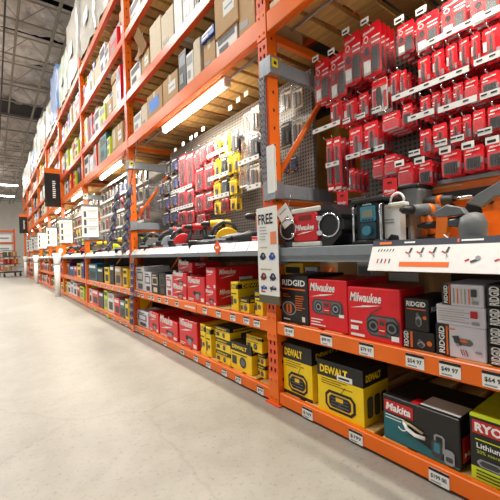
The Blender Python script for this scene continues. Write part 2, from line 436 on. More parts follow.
# ------------------------------------------------------------------ display shelf at counter height
ZD = .905                                   # deck of the display shelf
tagp = [white, paper, mat('pale_pink_card', (238, 222, 220), .5), mat('pale_grey_card', (222, 224, 228), .5)]
for b_ in range(0, 9):
    y0, y1 = UY[b_] + .042, UY[b_ + 1] - .042; L = y1 - y0
    t = thing('display_shelf', f'grey steel display shelf at counter height, {BAY[b_]} from the camera', 'shelf', (XF, (y0 + y1) / 2, 0), FACE, 'grey display shelves')
    if b_ == 0:
        MB().box(-L / 2, L / 2, -.006, .03, .838, .884, grey, .003).box(-L / 2, L / 2, .004, .03, .81, .838, grey).build('front_rail', t)
        MB().box(-L / 2, L / 2, .03, .5, .846, .862, grey).build('deck_plate', t)
        MB().box(-L / 2, -L / 2 + .05, -.016, .06, .79, .9, galv, .004).build('rail_bracket', t)
    else:
        MB().box(-L / 2, L / 2, -.012, .02, .842, .872, grey, .003).build('front_rail', t)
        MB().box(-L / 2, L / 2, .02, .55, ZD - .02, ZD, grey).build('deck_plate', t)
        if b_ < 5:
            n = 15; r = random.Random(b_)
            for i in range(n):                              # sloping strip of white price cards
                xa, xb = -L / 2 + L * i / n + .004, -L / 2 + L * (i + 1) / n - .004
                MB().add([(xa, -.014, .873), (xb, -.014, .873), (xb, .022, .932), (xa, .022, .932), (xa, -.010, .873), (xb, -.010, .873), (xb, .026, .932), (xa, .026, .932)],
                     [(0, 1, 2, 3), (7, 6, 5, 4), (0, 4, 5, 1), (1, 5, 6, 2), (2, 6, 7, 3), (3, 7, 4, 0)], r.choice(tagp)).build('price_card', t)
        else:
            MB().add([(-L / 2, -.014, .873), (L / 2, -.014, .873), (L / 2, .022, .932), (-L / 2, .022, .932)], [(0, 1, 2, 3)], white).build('price_strip', t)

# strip lights under the overhead shelf
lm = MB().box(-.58, .58, -.03, .03, .03, .046, white, .004).mesh('housing')
tm_ = MB().tube([(-.545, 0, 0), (.545, 0, 0)], .022, tube_m, 12).mesh('tube')
cm_ = MB().box(-.015, .015, -.024, .024, -.022, .03, white, .004).mesh('cap')
for b_ in range(0, 9):
    yc = UY[b_] + 1.10
    t = thing('strip_light', f'lit white fluorescent strip light under the overhead shelf, {BAY[b_]} from the camera', 'light', (XF + .115, yc, 2.075), FACE, 'strip lights under the shelves')
    link('housing', lm, t); link('lit_tube', tm_, t); link('end_cap', cm_, t, (-.56, 0, 0)); link('end_cap', cm_, t, (.56, 0, 0))
    if b_ < 6: area('strip_light_glow', (XF + .115, yc, 2.05), .04, 1.08, 20 if b_ == 0 else 34, (0, 0, 0), (1, .93, .8))

# ------------------------------------------------------------------ cartons
def cbox(name, label, cat, y0, y1, zb, zt, X, depth, bands, group=None, yaw=0, bev=.003):
    w, h = abs(y0 - y1), zt - zb
    t = thing(name, label, cat, (X, (y0 + y1) / 2, zb), FACE + yaw, group)
    if not isinstance(bands, (list, tuple)): bands = [(0, 1, bands)]
    b = MB()
    for a, c, m_ in bands: b.box(-w / 2, w / 2, 0, depth, a * h, c * h, m_, min(bev, w * .1) if len(bands) == 1 else 0)
    b.build('carton_body', t)
    return t, w, h
def boxpx(name, label, px, X, zb, depth, bands, group=None, yaw=0, zt=None):
    y0, y1, _, z1 = span(*px, X)
    for uy in UY[1:3]:
        if y1 < uy < y0 + .045: y0, y1 = (min(y0, uy - .047), y1) if uy - y1 > y0 - uy else (y0, max(y1, uy + .047))
    return cbox(name, label, 'box', y0, y1, zb, zt or z1, X, depth, bands, group, yaw)
def tape(t, w, h, d, m_=cream):
    MB().box(-.02, .02, .004, d - .004, h - .0005, h + .0008, m_).box(-.02, .02, -.0009, 0, h - min(.06, h * .3), h, m_).build('packing_tape', t)
def bolt(f, x, z, w, m_):       # the lightning stroke under a script logo
    h = w * .15
    f.poly([(x, z), (x + w * .62, z + h * .45), (x + w * .56, z + h * .62), (x + w * .3, z + h * .42)], m_)
    f.poly([(x + w * .36, z + h * .62), (x + w * .5, z + h * .4), (x + w * .62, z + h * .45), (x + w, z + h)], m_)
def milw_logo(t, x, z, w, y=-.0012, face='front', yo=None):
    loc = (x, y, z) if face == 'front' else (yo, x, z)
    text('Milwaukee', w, w * .26, white, t, loc, face, shear=.28, bold=.025, name='brand_lettering')
    f = Flat(); bolt(f, w * .02, -w * .19, w * .96, white); f.build('lightning_mark', t, loc, face)
def radio_pic(t, x, z, w, h, main, mid, loc_y=-.0012, spk=greyc):
    f = Flat(); f.rr(x, x + w, z, z + h, h * .22, main); f.rr(x + w * .06, x + w * .94, z + h * .08, z + h * .92, h * .18, mgrey if main is not mgrey else dgrey)
    for cx in (.22, .78):
        f.disc(x + w * cx, z + h * .48, h * .33, black); f.disc(x + w * cx, z + h * .48, h * .24, spk); f.disc(x + w * cx, z + h * .48, h * .14, black)
    f.rr(x + w * .38, x + w * .62, z + h * .14, z + h * .86, h * .05, mid); f.rect(x + w * .42, x + w * .58, z + h * .56, z + h * .76, dgrey); f.rect(x + w * .42, x + w * .58, z + h * .3, z + h * .34, white)
    f.build('printed_picture', t, (0, loc_y, 0))
def lines(t, x, z, w, n, dz, m_=white, y=-.0012, th=.004, name='small_print'):
    f = Flat(); r = random.Random(int(x * 1000) + n)
    for i in range(n): f.rect(x, x + w * r.uniform(.55, 1), z - i * dz - th, z - i * dz, m_)
    f.build(name, t, (0, y, 0))
def dewalt(t, w, h, d, rad=True, side=True):
    text('DEWALT', w * .62, h * .15, yellow, t, (-w * .43, -.0012, h * .76), bold=.04, name='brand_lettering')
    if rad:
        f = Flat(); x0, x1, z0, z1 = -w * .32, w * .34, h * .08, h * .46
        f.rr(x0, x1, z0, z1, h * .09, black); f.rr(x0 + w * .05, x1 - w * .05, z0 + h * .05, z1 - h * .05, h * .06, yellowP)
        f.rr(x0 + w * .09, x1 - w * .09, z0 + h * .07, z1 - h * .08, h * .05, dgrey); f.disc(x0 + w * .2, (z0 + z1) / 2, h * .11, black); f.disc(x1 - w * .2, (z0 + z1) / 2, h * .11, black)
        for k in range(4): f.rect(x0 + w * .14, x1 - w * .14, z0 + h * (.12 + .06 * k), z0 + h * (.135 + .06 * k), mgrey)
        f.rect(-w * .07, w * .09, z1 - h * .17, z1 - h * .1, yellowP); f.line(w * .05, z1, w * .14, z1 + h * .13, .003, black)
        f.build('printed_picture', t, (0, -.0012, 0))
        lines(t, -w * .4, h * .66, w * .7, 3, h * .045, ink, th=.003)
    if side:
        text('DEWALT', d * .6, h * .13, yellow, t, (w / 2 + .0012, d * .1, h * .77), 'right', bold=.04, name='side_lettering')
        f = Flat()
        for k in range(3):
            f.rr(d * .12 + d * .28 * k, d * .34 + d * .28 * k, h * .12, h * .5, .01, dgrey); f.rr(d * .15 + d * .28 * k, d * .31 + d * .28 * k, h * .16, h * .46, .008, olive)
        f.build('side_picture', t, (w / 2 + .0012, 0, 0), 'right')
DW = [(0, .69, yellow), (.69, 1, blackc)]
ZF, ZK = .0776, .4746          # deck heights of the two lower shelves
GF, GK = 'radio boxes on the lowest shelf of the nearest bay', 'boxes on the knee-high shelf of the nearest bay'
t, w, h = boxpx('radio_box', 'black and yellow radio box standing next to the upright on the lowest shelf', (283.5, 312, 346, 401, 1.28)[:4], 1.285, ZF, .3, DW, GF)
dewalt(t, w, h, .3); MB().box(-w / 2, w / 2, -.0006, .0005, .0, h * .06, blackc).build('base_band', t)
t, w, h = boxpx('radio_box', 'yellow radio box with black top and shipping sticker, left of the teal box', (318.5, 363, 365, 422), 1.275, ZF, .2, DW, GF, .02)
dewalt(t, w, h, .2); MB().box(-.01, .075, -.0022, -.0014, h * .7, h * .8, paper).box(.0, .06, -.0028, -.002, h * .73, h * .765, ink).build('shipping_sticker', t)
MB().box(-w / 2, w / 2, .002, .19, h, h + .0006, blackc).build('top_flap', t)
t, w, h = boxpx('radio_box', 'dark teal radio box with white lettering on a red label, lowest shelf', (383.5, 460, 407, 458), 1.28, ZF, .26, blackc, GF, -.02)
f = Flat(); f.poly([(-w * .5 + .004, .01), (w * .36, .004), (w * .1, h * .22), (-w * .12, h * .3), (-w * .22, h * .55), (-w * .5 + .004, h * .62)], teal); f.rect(-w * .49, w * .49, .004, .012, teal)
f.build('teal_background', t, (0, -.0008, 0))
MB().box(-w * .47, -w * .06, -.002, -.001, h * .64, h * .9, inkred).build('brand_label', t)
text('Makita', w * .36, h * .17, white, t, (-w * .45, -.0028, h * .68), shear=.18, bold=.035, name='brand_lettering')
lines(t, -w * .46, h * .58, w * .36, 2, .012, white)
f = Flat(); f.rr(w * .2, w * .33, h * .2, h * .56, .008, greyc); f.rr(w * .225, w * .305, h * .32, h * .52, .004, blackc); f.rr(w * .17, w * .3, h * .08, h * .42, .008, dgrey); f.rr(w * .2, w * .27, h * .18, h * .38, .004, tealL)
f.rr(w * .32, w * .44, h * .04, h * .34, .008, greyc); f.rr(w * .34, w * .42, h * .1, h * .2, .004, dgrey); f.build('printed_picture', t, (0, -.002, 0))
b = MB(); pts = [(-w * .18, -.006, h * .54), (-w * .13, -.012, h * .44), (-w * .02, -.014, h * .38), (w * .1, -.008, h * .38)]
b.tube(pts, .007, white, 8); b.tube([(-w * .2, -.006, h * .55), (-w * .1, -.006, h * .54), (w * .07, -.006, h * .46)], .005, tan, 6)
b.tube([(-w * .2 + .02 * math.cos(a), -.008, h * .46 + .02 * math.sin(a)) for a in [i * PI / 6 for i in range(7, 15)]], .002, white, 6); b.build('carry_handle', t)
text('MAKITA', .2, h * .1, white, t, (w / 2 + .0018, .03, h * .2), 'right', bold=.03, name='side_lettering'); MB().box(w / 2, w / 2 + .001, .02, .25, h * .12, h * .6, red).build('side_label', t)
MB().box(.0, w * .48, .02, .12, h, h + .0012, paper).box(-.03, .0, .005, .06, h, h + .0012, red).build('top_label', t)
t, w, h = boxpx('tool_box_carton', 'dark grey and lime tool carton with red brand label, cut by the right photo edge', (471, 540, 424, 485), 1.28, ZF, .25, [(0, .2, lime), (.2, .96, blackc), (.96, 1, lime)], GF)
MB().box(-w * .46, w * .4, -.002, -.001, h * .72, h * .92, inkred).build('brand_label', t)
text('RYOBI', w * .6, h * .14, white, t, (-w * .42, -.0028, h * .75), bold=.045, name='brand_lettering'); text('Lithium', w * .4, h * .08, white, t, (-w * .4, -.0014, h * .5), bold=.02)
text('20% more', w * .36, h * .05, lime, t, (-w * .4, -.0014, h * .42)); lines(t, -w * .42, h * .64, w * .7, 1, .02, lime)
f = Flat(); f.rr(-w * .4, w * .0, h * .22, h * .34, .01, greyc); f.rr(-w * .36, -w * .04, h * .24, h * .32, .008, dgrey); f.build('printed_picture', t, (0, -.0014, 0))
lines(t, -w * .42, h * .16, w * .75, 3, h * .05, ink, th=.004)

# knee shelf, nearest bay
t, w, h = boxpx('radio_box', 'black box with white lettering and orange line next to the white hanging sign', (281, 308, 275.5, 324), 1.285, ZK, .3, blackc, GK)
text('RIDGID', w * .84, h * .13, white, t, (-w * .42, -.0012, h * .78), bold=.03, name='brand_lettering')
MB().box(-w * .42, w * .42, -.0012, -.0004, h * .695, h * .725, orangeI).build('orange_line', t)
lines(t, -w * .42, h * .6, w * .36, 2, .012, orangeI, th=.003); lines(t, w * .06, h * .58, w * .34, 7, .012, orangeI, th=.004)
f = Flat(); f.disc(-w * .18, h * .3, w * .26, greyc, 18, h * .15); f.disc(-w * .18, h * .3, w * .23, black, 18, h * .12); f.rr(-w * .28, -w * .08, h * .2, h * .4, .008, orangeI); f.rect(-w * .21, -w * .15, h * .22, h * .38, black); f.build('printed_picture', t, (0, -.0012, 0))
lines(t, -w * .4, h * .08, w * .4, 1, .01, white, th=.007)
MB().box(w * .28, w * .38, -.0012, -.0004, h * .06, h * .16, white).build('barcode_patch', t)
t, w, h = boxpx('radio_box', 'red radio box with white script logo, in the middle between black and red boxes', (309, 347.3, 280, 331), 1.285, ZK, .33, red, GK)
milw_logo(t, -w * .45, h * .76, w * .66); radio_pic(t, -w * .4, h * .3, w * .8, h * .3, dgrey, redP)
MB().box(w * .3, w * .42, -.0024, -.0012, h * .29, h * .35, white).build('barcode_patch', t); lines(t, -w * .44, h * .2, w * .4, 3, .014, white, th=.006)
t, w, h = boxpx('radio_box', 'large red radio box with antenna picture and white script logo, foremost of the red ones', (348.3, 400.5, 288.5, 342), 1.272, ZK, .2, red, GK)
milw_logo(t, -w * .45, h * .72, w * .62); radio_pic(t, -w * .12, h * .1, w * .6, h * .4, dgrey, redP, spk=mgrey)
f = Flat(); f.line(-w * .05, h * .5, w * .18, h * .66, .005, dgrey); f.build('antenna_picture', t, (0, -.003, 0))
for q in ((-.44, -.28, .16, .24), (-.44, -.2, .3, .34), (-.44, -.16, .04, .09), (.34, .47, .07, .16)): Flat().rect(w * q[0], w * q[1], h * q[2], h * q[3], white).build('small_print', t, (0, -.003, 0))
def ridgid_small(label, px, zb, zt, pic=True, X=1.283, d=.25, vert=False):
    t, w, h = boxpx('tool_carton', label, px, X, zb, d, blackc, GK, zt=zt)
    if vert:
        tt = text('RIDGID', h * .84, w * .16, white, t, (-w * .3, -.0012, h * .08), bold=.03, name='brand_lettering'); tt.rotation_euler = (0, -PI / 2, 0)
        MB().box(-w * .24, -w * .17, -.0012, -.0004, h * .06, h * .94, orangeI).build('orange_line', t)
    else:
        text('RIDGID', w * .8, h * .16, white, t, (-w * .4, -.0012, h * .76), bold=.03, name='brand_lettering'); MB().box(-w * .4, w * .4, -.0012, -.0004, h * .66, h * .69, orangeI).build('orange_line', t)
    if pic:
        f = Flat(); f.rr(-w * .02, w * .22, h * .14, h * .5, .01, greyc); f.rr(w * .0, w * .18, h * .16, h * .4, .008, dgrey); f.rr(-w * .0, w * .12, h * .44, h * .6, .006, mgrey); f.disc(w * .36, h * .44, w * .08, orangeI); f.build('printed_picture', t, (0, -.0012, 0))
    text('RIDGID', d * .5, h * .16, white, t, (w / 2 + .0012, .02, h * .6), 'right', bold=.03, name='side_lettering')
    return t, w, h
ridgid_small('upright small black tool carton with white lettering stacked on a flat one', (404.6, 428.5, 301.5, 332), .5455, .668)
ridgid_small('flat small black tool carton under the upright one, beside the big red box', (403, 434.5, 333, 352), ZK, .545, vert=True)
def ridgid_white(label, px, zb, zt, strip, fill, pic):
    t, w, h = boxpx('tool_carton', label, px, 1.283, zb, .22, lilac, GK, zt=zt)
    if strip:
        MB().box(-w * .5, -w * .5 + strip, -.0008, .0, .0, h, blackc).box(-w / 2 - .0006, -w / 2, 0, .1, 0, h, blackc).build('black_band', t)
        tt = text('RIDGID', h * .84, strip * .44, white, t, (-w * .5 + strip * .66, -.0016, h * .08), bold=.03, name='brand_lettering'); tt.rotation_euler = (0, -PI / 2, 0)
        MB().box(-w * .5 + strip * .78, -w * .5 + strip * .92, -.0018, -.001, h * .05, h * .95, orangeI).build('orange_line', t)
    f = Flat()
    if pic:
        f.rr(-w * .12, w * .26, h * .42, h * .62, .008, mgrey); f.poly([(-w * .16, h * .66), (-w * .02, h * .7), (w * .05, h * .42), (-w * .04, h * .38)], dgrey); f.rr(.0, w * .16, h * .52, h * .6, .004, orangeI); f.disc(-w * .04, h * .42, h * .05, greyc)
        for k in range(3): f.line(w * (.02 + .05 * k), h * .3, w * (.06 + .05 * k), h * .12, .003, inkred if k % 2 else dgrey)
        f.rr(w * .3, w * .44, h * .24, h * .32, .004, greyc); f.rect(-w * .22, -w * .08, h * .86, h * .9, orangeI)
    else:
        for k in range(6): f.rect(-w * .5 + (strip or .006) + .008 + k * .012, -w * .5 + (strip or .006) + .012 + k * .012, h * .1, h * .8, (greyc, orangeI, tan)[k % 3]) if strip else f.rect(-w * .45, w * (.1 if k % 2 else .2), h * (.18 + .12 * k), h * (.21 + .12 * k), (greyc, tan)[k % 2])
        f.rr(w * .22, w * .36, h * .45, h * .8, .002, dgrey if strip else inkred); f.rr(w * .24, w * .4, h * .12, h * .28, .003, greyc)
    f.build('printed_picture', t, (0, -.0012, 0))
ridgid_white('white tool carton with tool picture and black band, bottom of its stack', (436.5, 486, 327, 361), ZK, .588, .045, 1, True)
ridgid_white('plain pale lilac tool carton with text lines, middle of its stack', (436.5, 485.5, 306, 328), .5885, .658, 0, 1, False)
ridgid_white('white tool carton with black end band, topmost of its stack', (442, 483.5, 285.5, 306), .6585, .733, .03, 1, False)
zz = ZK
for i, (zt, nm) in enumerate(((.541, 'lowest'), (.602, 'second'), (.664, 'third'), (.738, 'topmost'))):
    ridgid_small(f'black tool carton at the right photo edge, {nm} of the stack of four', (487.5, 560, 310, 340), zz, zt, i == 1, vert=True); zz = zt + .0005

# ------------------------------------------------------------------ hanging packs (built 1 wide x 1 high, scaled by their root)
KIND = {}
def rrect(x0, x1, z0, z1, cx, cz):
    return [(x0 + cx, z0), (x1 - cx, z0), (x1, z0 + cz), (x1, z1 - cz), (x1 - cx, z1), (x0 + cx, z1), (x0, z1 - cz), (x0, z0 + cz)]
def rod(b, x, z0, z1, w, m_, y0=.004, y1=.014): b.box(x - w / 2, x + w / 2, y0, y1, z0, z1, m_)
def kind(name, card, parts):
    KIND[name] = [('backing_card', MB().prism(rrect(-.5, .5, 0, 1, .08, .04), .016, .0185, card).mesh('card'))] + parts
def blister(x0, x1, z0, z1): return ('clear_blister', MB().prism(rrect(x0, x1, z0, z1, .08, .05), .001, .016, clear, .003).mesh('blister'))
def pr(draw, name='printed_header'):
    f = Flat(); draw(f); me = f.b.mesh('print')
    for v in me.vertices: v.co.y += .0155
    return (name, me)
def logo(w=.7, x=-.38, z=.8, h=.085):
    o_ = text('Milwaukee', w, h, white, None, (0, 0, 0), shear=.28, bold=.03); me = o_.data.copy(); bpy.data.objects.remove(o_)
    for v in me.vertices: v.co.x += x; v.co.z += z + v.co.x * .06; v.co.y = .0145
    return ('brand_lettering', me)
def content(fn, name='packed_tool'):
    b = MB(); fn(b); return (name, b.mesh('content'))
clampM = mat('clamp_orange', (232, 150, 60), .4)
kind('drill_bit_pack', red, [blister(-.12, .3, .06, .72), content(lambda b: (rod(b, .05, .1, .66, .1, steel), rod(b, .05, .1, .3, .16, dgrey))), logo(), pr(lambda f: (f.rect(-.44, -.2, .5, .56, white), f.rect(-.44, -.24, .4, .44, white), f.rect(.16, .44, .1, .42, greyc)))])
kind('bit_set_pack', red, [blister(-.4, .4, .06, .62), content(lambda b: [rod(b, -.28 + .14 * i, .14, .52, .09, black) for i in range(5)]), logo(), pr(lambda f: (f.rect(-.44, -.1, .68, .72, white), f.rect(-.34, .36, .1, .56, dred), f.rect(.3, .46, .3, .5, greyc)))])
kind('hole_saw_pack', red, [blister(-.42, .42, .05, .6), content(lambda b: [b.tube([(x, .003, .3), (x, .014, .3)], .001, steel, 10) or b.prism([(x + .17 * math.cos(a * PI / 6), .33 + .2 * math.sin(a * PI / 6)) for a in range(12)], .004, .014, steel) for x in (-.2, .2)]), logo(), pr(lambda f: (f.rect(-.44, .2, .66, .7, white), f.rect(-.4, .4, .06, .14, greyc)))])
kind('spade_bit_pack', red, [blister(-.2, .2, .05, .78), content(lambda b: (rod(b, 0, .1, .74, .08, steel), b.prism([(-.14, .12), (0, .06), (.14, .12), (.12, .26), (-.12, .26)], .006, .012, steel))), logo(.6, -.32, .84, .07), pr(lambda f: (f.rect(-.46, -.26, .3, .6, white), f.rect(.26, .44, .1, .3, greyc)))])
kind('long_bit_pack', red, [blister(-.3, .3, .1, .86), content(lambda b: (rod(b, -.1, .14, .82, .1, steel), rod(b, .14, .14, .6, .1, dgrey))), pr(lambda f: (f.rect(-.4, .4, .02, .07, white), f.rect(-.4, .3, .9, .94, white), f.rect(-.44, -.3, .2, .5, dred)))])
kind('saw_set_pack', red, [blister(-.47, .47, .03, .7), content(lambda b: (b.box(-.36, -.04, .006, .013, .1, .3, white), rod(b, .22, .1, .5, .3, dgrey), b.prism([(-.2 + .12 * math.cos(a * PI / 7), .5 + .08 * math.sin(a * PI / 7)) for a in range(14)], .005, .012, chrome))), logo(.62, -.44, .86, .06), pr(lambda f: (f.disc(-.28, .75, .13, white, 16, .07), f.disc(-.28, .75, .09, red, 16, .048), f.rect(.02, .46, .72, .75, white), f.rect(-.44, -.06, .06, .34, paper), f.rect(.02, .46, .62, .65, white), f.rect(.04, .44, .12, .56, dred)))])
kind('utility_knife_pack', whitec, [blister(-.42, .42, .05, .8), content(lambda b: b.prism([(-.1, .12), (.12, .12), (.2, .4), (.1, .72), (-.12, .74), (-.18, .42)], .004, .014, black)), pr(lambda f: (f.rect(-.5, .5, .76, .98, red), f.rect(-.46, -.22, .1, .7, red), f.rect(.26, .46, .1, .6, inkred)))])
kind('clamp_pack', clear, [content(lambda b: (b.tube([(-.28, .01, .15), (-.3, .01, .75), (-.1, .01, .9), (.12, .01, .72), (.14, .01, .2)], .004, clampM, 6) or b.prism([(-.42, .1), (-.22, .1), (-.22, .8), (.1, .8), (.1, .1), (.32, .1), (.32, .95), (-.42, .95)][::1], .004, .014, clampM))), pr(lambda f: (f.rect(.34, .48, .2, .8, dgrey), f.rect(-.4, .3, .02, .08, white)))])
kind('yellow_tool_pack', yellow, [blister(-.36, .36, .05, .75), content(lambda b: (rod(b, 0, .1, .7, .28, dgrey), rod(b, 0, .5, .7, .4, yellowP))), pr(lambda f: (f.rect(-.5, .5, .86, .97, blackc), f.rect(-.36, .3, .89, .94, yellow)))])
kind('black_tool_pack', blackc, [blister(-.4, .4, .05, .8), content(lambda b: (rod(b, -.1, .1, .72, .2, steel), rod(b, .2, .2, .62, .16, mgrey))), pr(lambda f: (f.rect(-.42, .3, .86, .94, white), f.rect(-.42, .4, .04, .1, tan)))])
kind('clear_tool_pack', cream, [blister(-.46, .46, .03, .82), content(lambda b: (rod(b, -.18, .08, .76, .26, dgrey), rod(b, .22, .12, .7, .2, mat('brown_grip', (96, 72, 58), .5)))), pr(lambda f: (f.rect(-.46, .46, .84, .96, mgrey),))])
kind('red_accessory_pack', red, [blister(-.44, .44, .04, .86), content(lambda b: (rod(b, -.22, .1, .8, .12, dred), rod(b, .06, .1, .8, .1, steel), rod(b, .28, .1, .7, .1, dred))), pr(lambda f: (f.rect(-.4, .4, .9, .96, white), f.rect(-.2, .16, .36, .5, paper)))])
kind('blue_accessory_pack', navy, [blister(-.4, .4, .1, .7), content(lambda b: (rod(b, -.12, .14, .64, .2, black), rod(b, .2, .14, .5, .14, blue))), pr(lambda f: (f.rect(-.44, .3, .86, .93, white), f.disc(.3, .18, .16, orangeI, 12, .11), f.rect(-.44, -.1, .04, .1, yellow)))])
kind('lime_tool_pack', lime, [blister(-.44, .44, .1, .8), content(lambda b: (rod(b, -.1, .2, .7, .5, dgrey), rod(b, .28, .3, .6, .14, lime))), pr(lambda f: (f.rect(-.44, .3, .86, .93, white),))])

NICE = {'drill_bit_pack': 'red drill bit card', 'bit_set_pack': 'red card of black bits', 'hole_saw_pack': 'red hole saw card', 'spade_bit_pack': 'red spade bit card', 'long_bit_pack': 'long red bit pack',
        'saw_set_pack': 'large red accessory set', 'utility_knife_pack': 'white and red knife pack', 'clamp_pack': 'clear pack with orange clamp', 'yellow_tool_pack': 'yellow tool pack', 'black_tool_pack': 'black tool pack',
        'clear_tool_pack': 'pale clear tool pack', 'red_accessory_pack': 'red clear-fronted accessory pack', 'blue_accessory_pack': 'navy accessory pack', 'lime_tool_pack': 'lime green tool pack'}
def pegboard(label, X, y0, y1, z0, z1, m_):
    t = thing('pegboard', label, 'pegboard', (X, (y0 + y1) / 2, z0), FACE, 'pegboards in the rack bays')
    w = y1 - y0
    MB().box(-w / 2, w / 2, 0, .006, 0, z1 - z0, m_).build('panel', t)
    for x in (-w / 2 + .015, w / 2 - .015): MB().box(x - .015, x + .015, .006, .03, 0, z1 - z0, grey).build('frame_rail', t)
    return t
hookm = {}
def hook(peg, y, z, xf, tagged=False):
    X, yc, z0 = peg.location; L = X - xf
    k = (round(L, 3), tagged)
    if k not in hookm: hookm[k] = MB().tube([(0, 0, -.008), (0, -.008, 0), (0, -L, .004), (0, -L - .004, .012)], .0028, chrome, 6).mesh('hook')
    h_ = link('hook', hookm[k], peg, (yc - y, 0, z - z0))
    if tagged:
        g = MB().box(-.022, .022, -L - .008, -L - .006, -.008, .02, paper).box(-.016, .012, -L - .0086, -L - .008, -.002, .008, ink).build('hook_tag', h_)
def packs(peg, rows, where, X, deep=3, gapd=.032, tagged=(), group=None):
    for rn, row in rows:
        row = sorted(row, key=lambda r: r[1])
        for i, (kd, u0, u1, vt, vb) in enumerate(row):
            y0, y1, zb, zt = span(u0, u1, vt, vb, X); yc = (y0 + y1) / 2; w = (y0 - y1) * .94
            for q in range(deep):
                pos = '' if q == 0 else (['hanging behind, ', 'third on its hook, ', 'rearmost on its hook, '][q - 1])
                lab = f'{NICE[kd]}, {pos}{ORD[i]} from left, {rn} row, {where}'
                t = thing(kd, lab, 'pack', (X + q * gapd, yc, zb), FACE, group)
                t.scale = (w, 1, zt - zb)
                t.rotation_euler.z += random.uniform(-.03, .03)
                for nm, me in KIND[kd]: link(nm, me, t)
            hook(peg, yc, zt - .012, X - .03, rn in tagged)
def strip(peg, ua, va, ub, vb, X, hgt=.024, prices=True):
    a, b_ = at(ua, va, X), at(ub, vb, X); L = a.y - b_.y; z = (a.z + b_.z) / 2
    px, py, pz = peg.location
    s_ = MB().box(-L / 2, L / 2, X - px - .003, X - px, z - pz - hgt / 2, z - pz + hgt / 2, shelfw).build('price_strip', peg, (py - (a.y + b_.y) / 2, 0, 0))
    n = max(2, int(L / .055))
    for i in range(n):
        x = -L / 2 + L * (i + .5) / n
        MB().box(x - .012, x + .008, X - px - .0038, X - px - .003, z - pz - hgt * .02, z - pz + hgt * .22, ink).build('price_print', s_)
XB = 1.74
peg1 = pegboard('dark brown-grey pegboard covered with red packs, right of the nearest upright', XB, -.9, 1.2, 1.02, 2.02, pegd)
D_, B_, H_, P_, L_, S_, K_ = 'drill_bit_pack', 'bit_set_pack', 'hole_saw_pack', 'spade_bit_pack', 'long_bit_pack', 'saw_set_pack', 'utility_knife_pack'
rows1 = [('top', [(S_, 313, 328, 59, 102), (S_, 328, 345, 52, 98), (S_, 342, 360, 32, 84), (S_, 360, 380, 22, 76), (S_, 395, 413, 21, 54), (S_, 414, 438, 12, 50), (S_, 439, 466, -4, 34), (S_, 468, 500, -20, 22), (S_, 502, 536, -36, 10)]),
         ('second', [(P_, 328.5, 340, 101, 123), (P_, 341.5, 356, 99, 122), (D_, 357, 367, 92, 117), (K_, 370, 386, 78, 111), (P_, 388, 398, 71, 100), (P_, 398, 405, 69, 97), (P_, 416, 429, 56, 83), (P_, 430, 443, 49, 78), (P_, 444, 456, 43, 72), (P_, 457, 468, 37, 67), (P_, 469, 479, 32, 63), (P_, 480, 500, 25, 58), (P_, 502, 522, 14, 50)]),
         ('third', [(L_, 325, 332, 138, 191), (L_, 332.5, 340, 136, 190), (D_, 347.5, 361, 127, 155), (D_, 362, 377, 121, 151), (H_, 380, 399, 112, 130), (B_, 401, 411, 103, 125), (D_, 418, 429, 95, 118), (D_, 430, 439, 91, 113), (D_, 440, 450, 87, 108), (D_, 451, 462, 82, 104), (H_, 463, 477, 77, 101), (B_, 479, 499, 71, 96), (B_, 501, 524, 62, 90)]),
         ('fourth', [(P_, 347, 353, 168, 191), (H_, 371, 382, 159, 178), (H_, 383, 396, 154, 175), (D_, 418, 430, 129, 154), (D_, 431, 446, 123, 150), (D_, 448, 460, 117, 143), (D_, 461, 470, 114, 139), (H_, 471, 484, 109, 134), (B_, 486, 505, 104, 130), (B_, 507, 528, 98, 124)]),
         ('lowest', [(H_, 396, 412, 163, 187), (B_, 417, 431, 160, 185), (B_, 439, 460, 150, 176), (B_, 461.5, 483, 145, 171), (B_, 485, 508, 140, 168)])]
packs(peg1, rows1, 'nearest pegboard', 1.52, 4, .042, tagged=('top', 'lowest'), group='red packs on the nearest pegboard')
for q in ((424.6, 45, 500, 8), (392, 98.5, 469, 69), (474, 64, 500, 53), (408, 118.5, 434, 112), (438, 110, 477, 98.5), (480, 97, 500, 91), (313, 131.5, 340, 123), (346, 157.5, 360, 154.5), (361, 153, 374, 149.5), (326, 165.5, 339, 163), (435, 144, 447, 142), (451, 140, 464, 137), (478, 133, 492, 130), (409, 154, 420, 152), (371, 150, 384, 147), (343, 122, 350, 120), (357, 117, 365, 115), (372, 111, 381, 108.5)):
    strip(peg1, *q, 1.475)

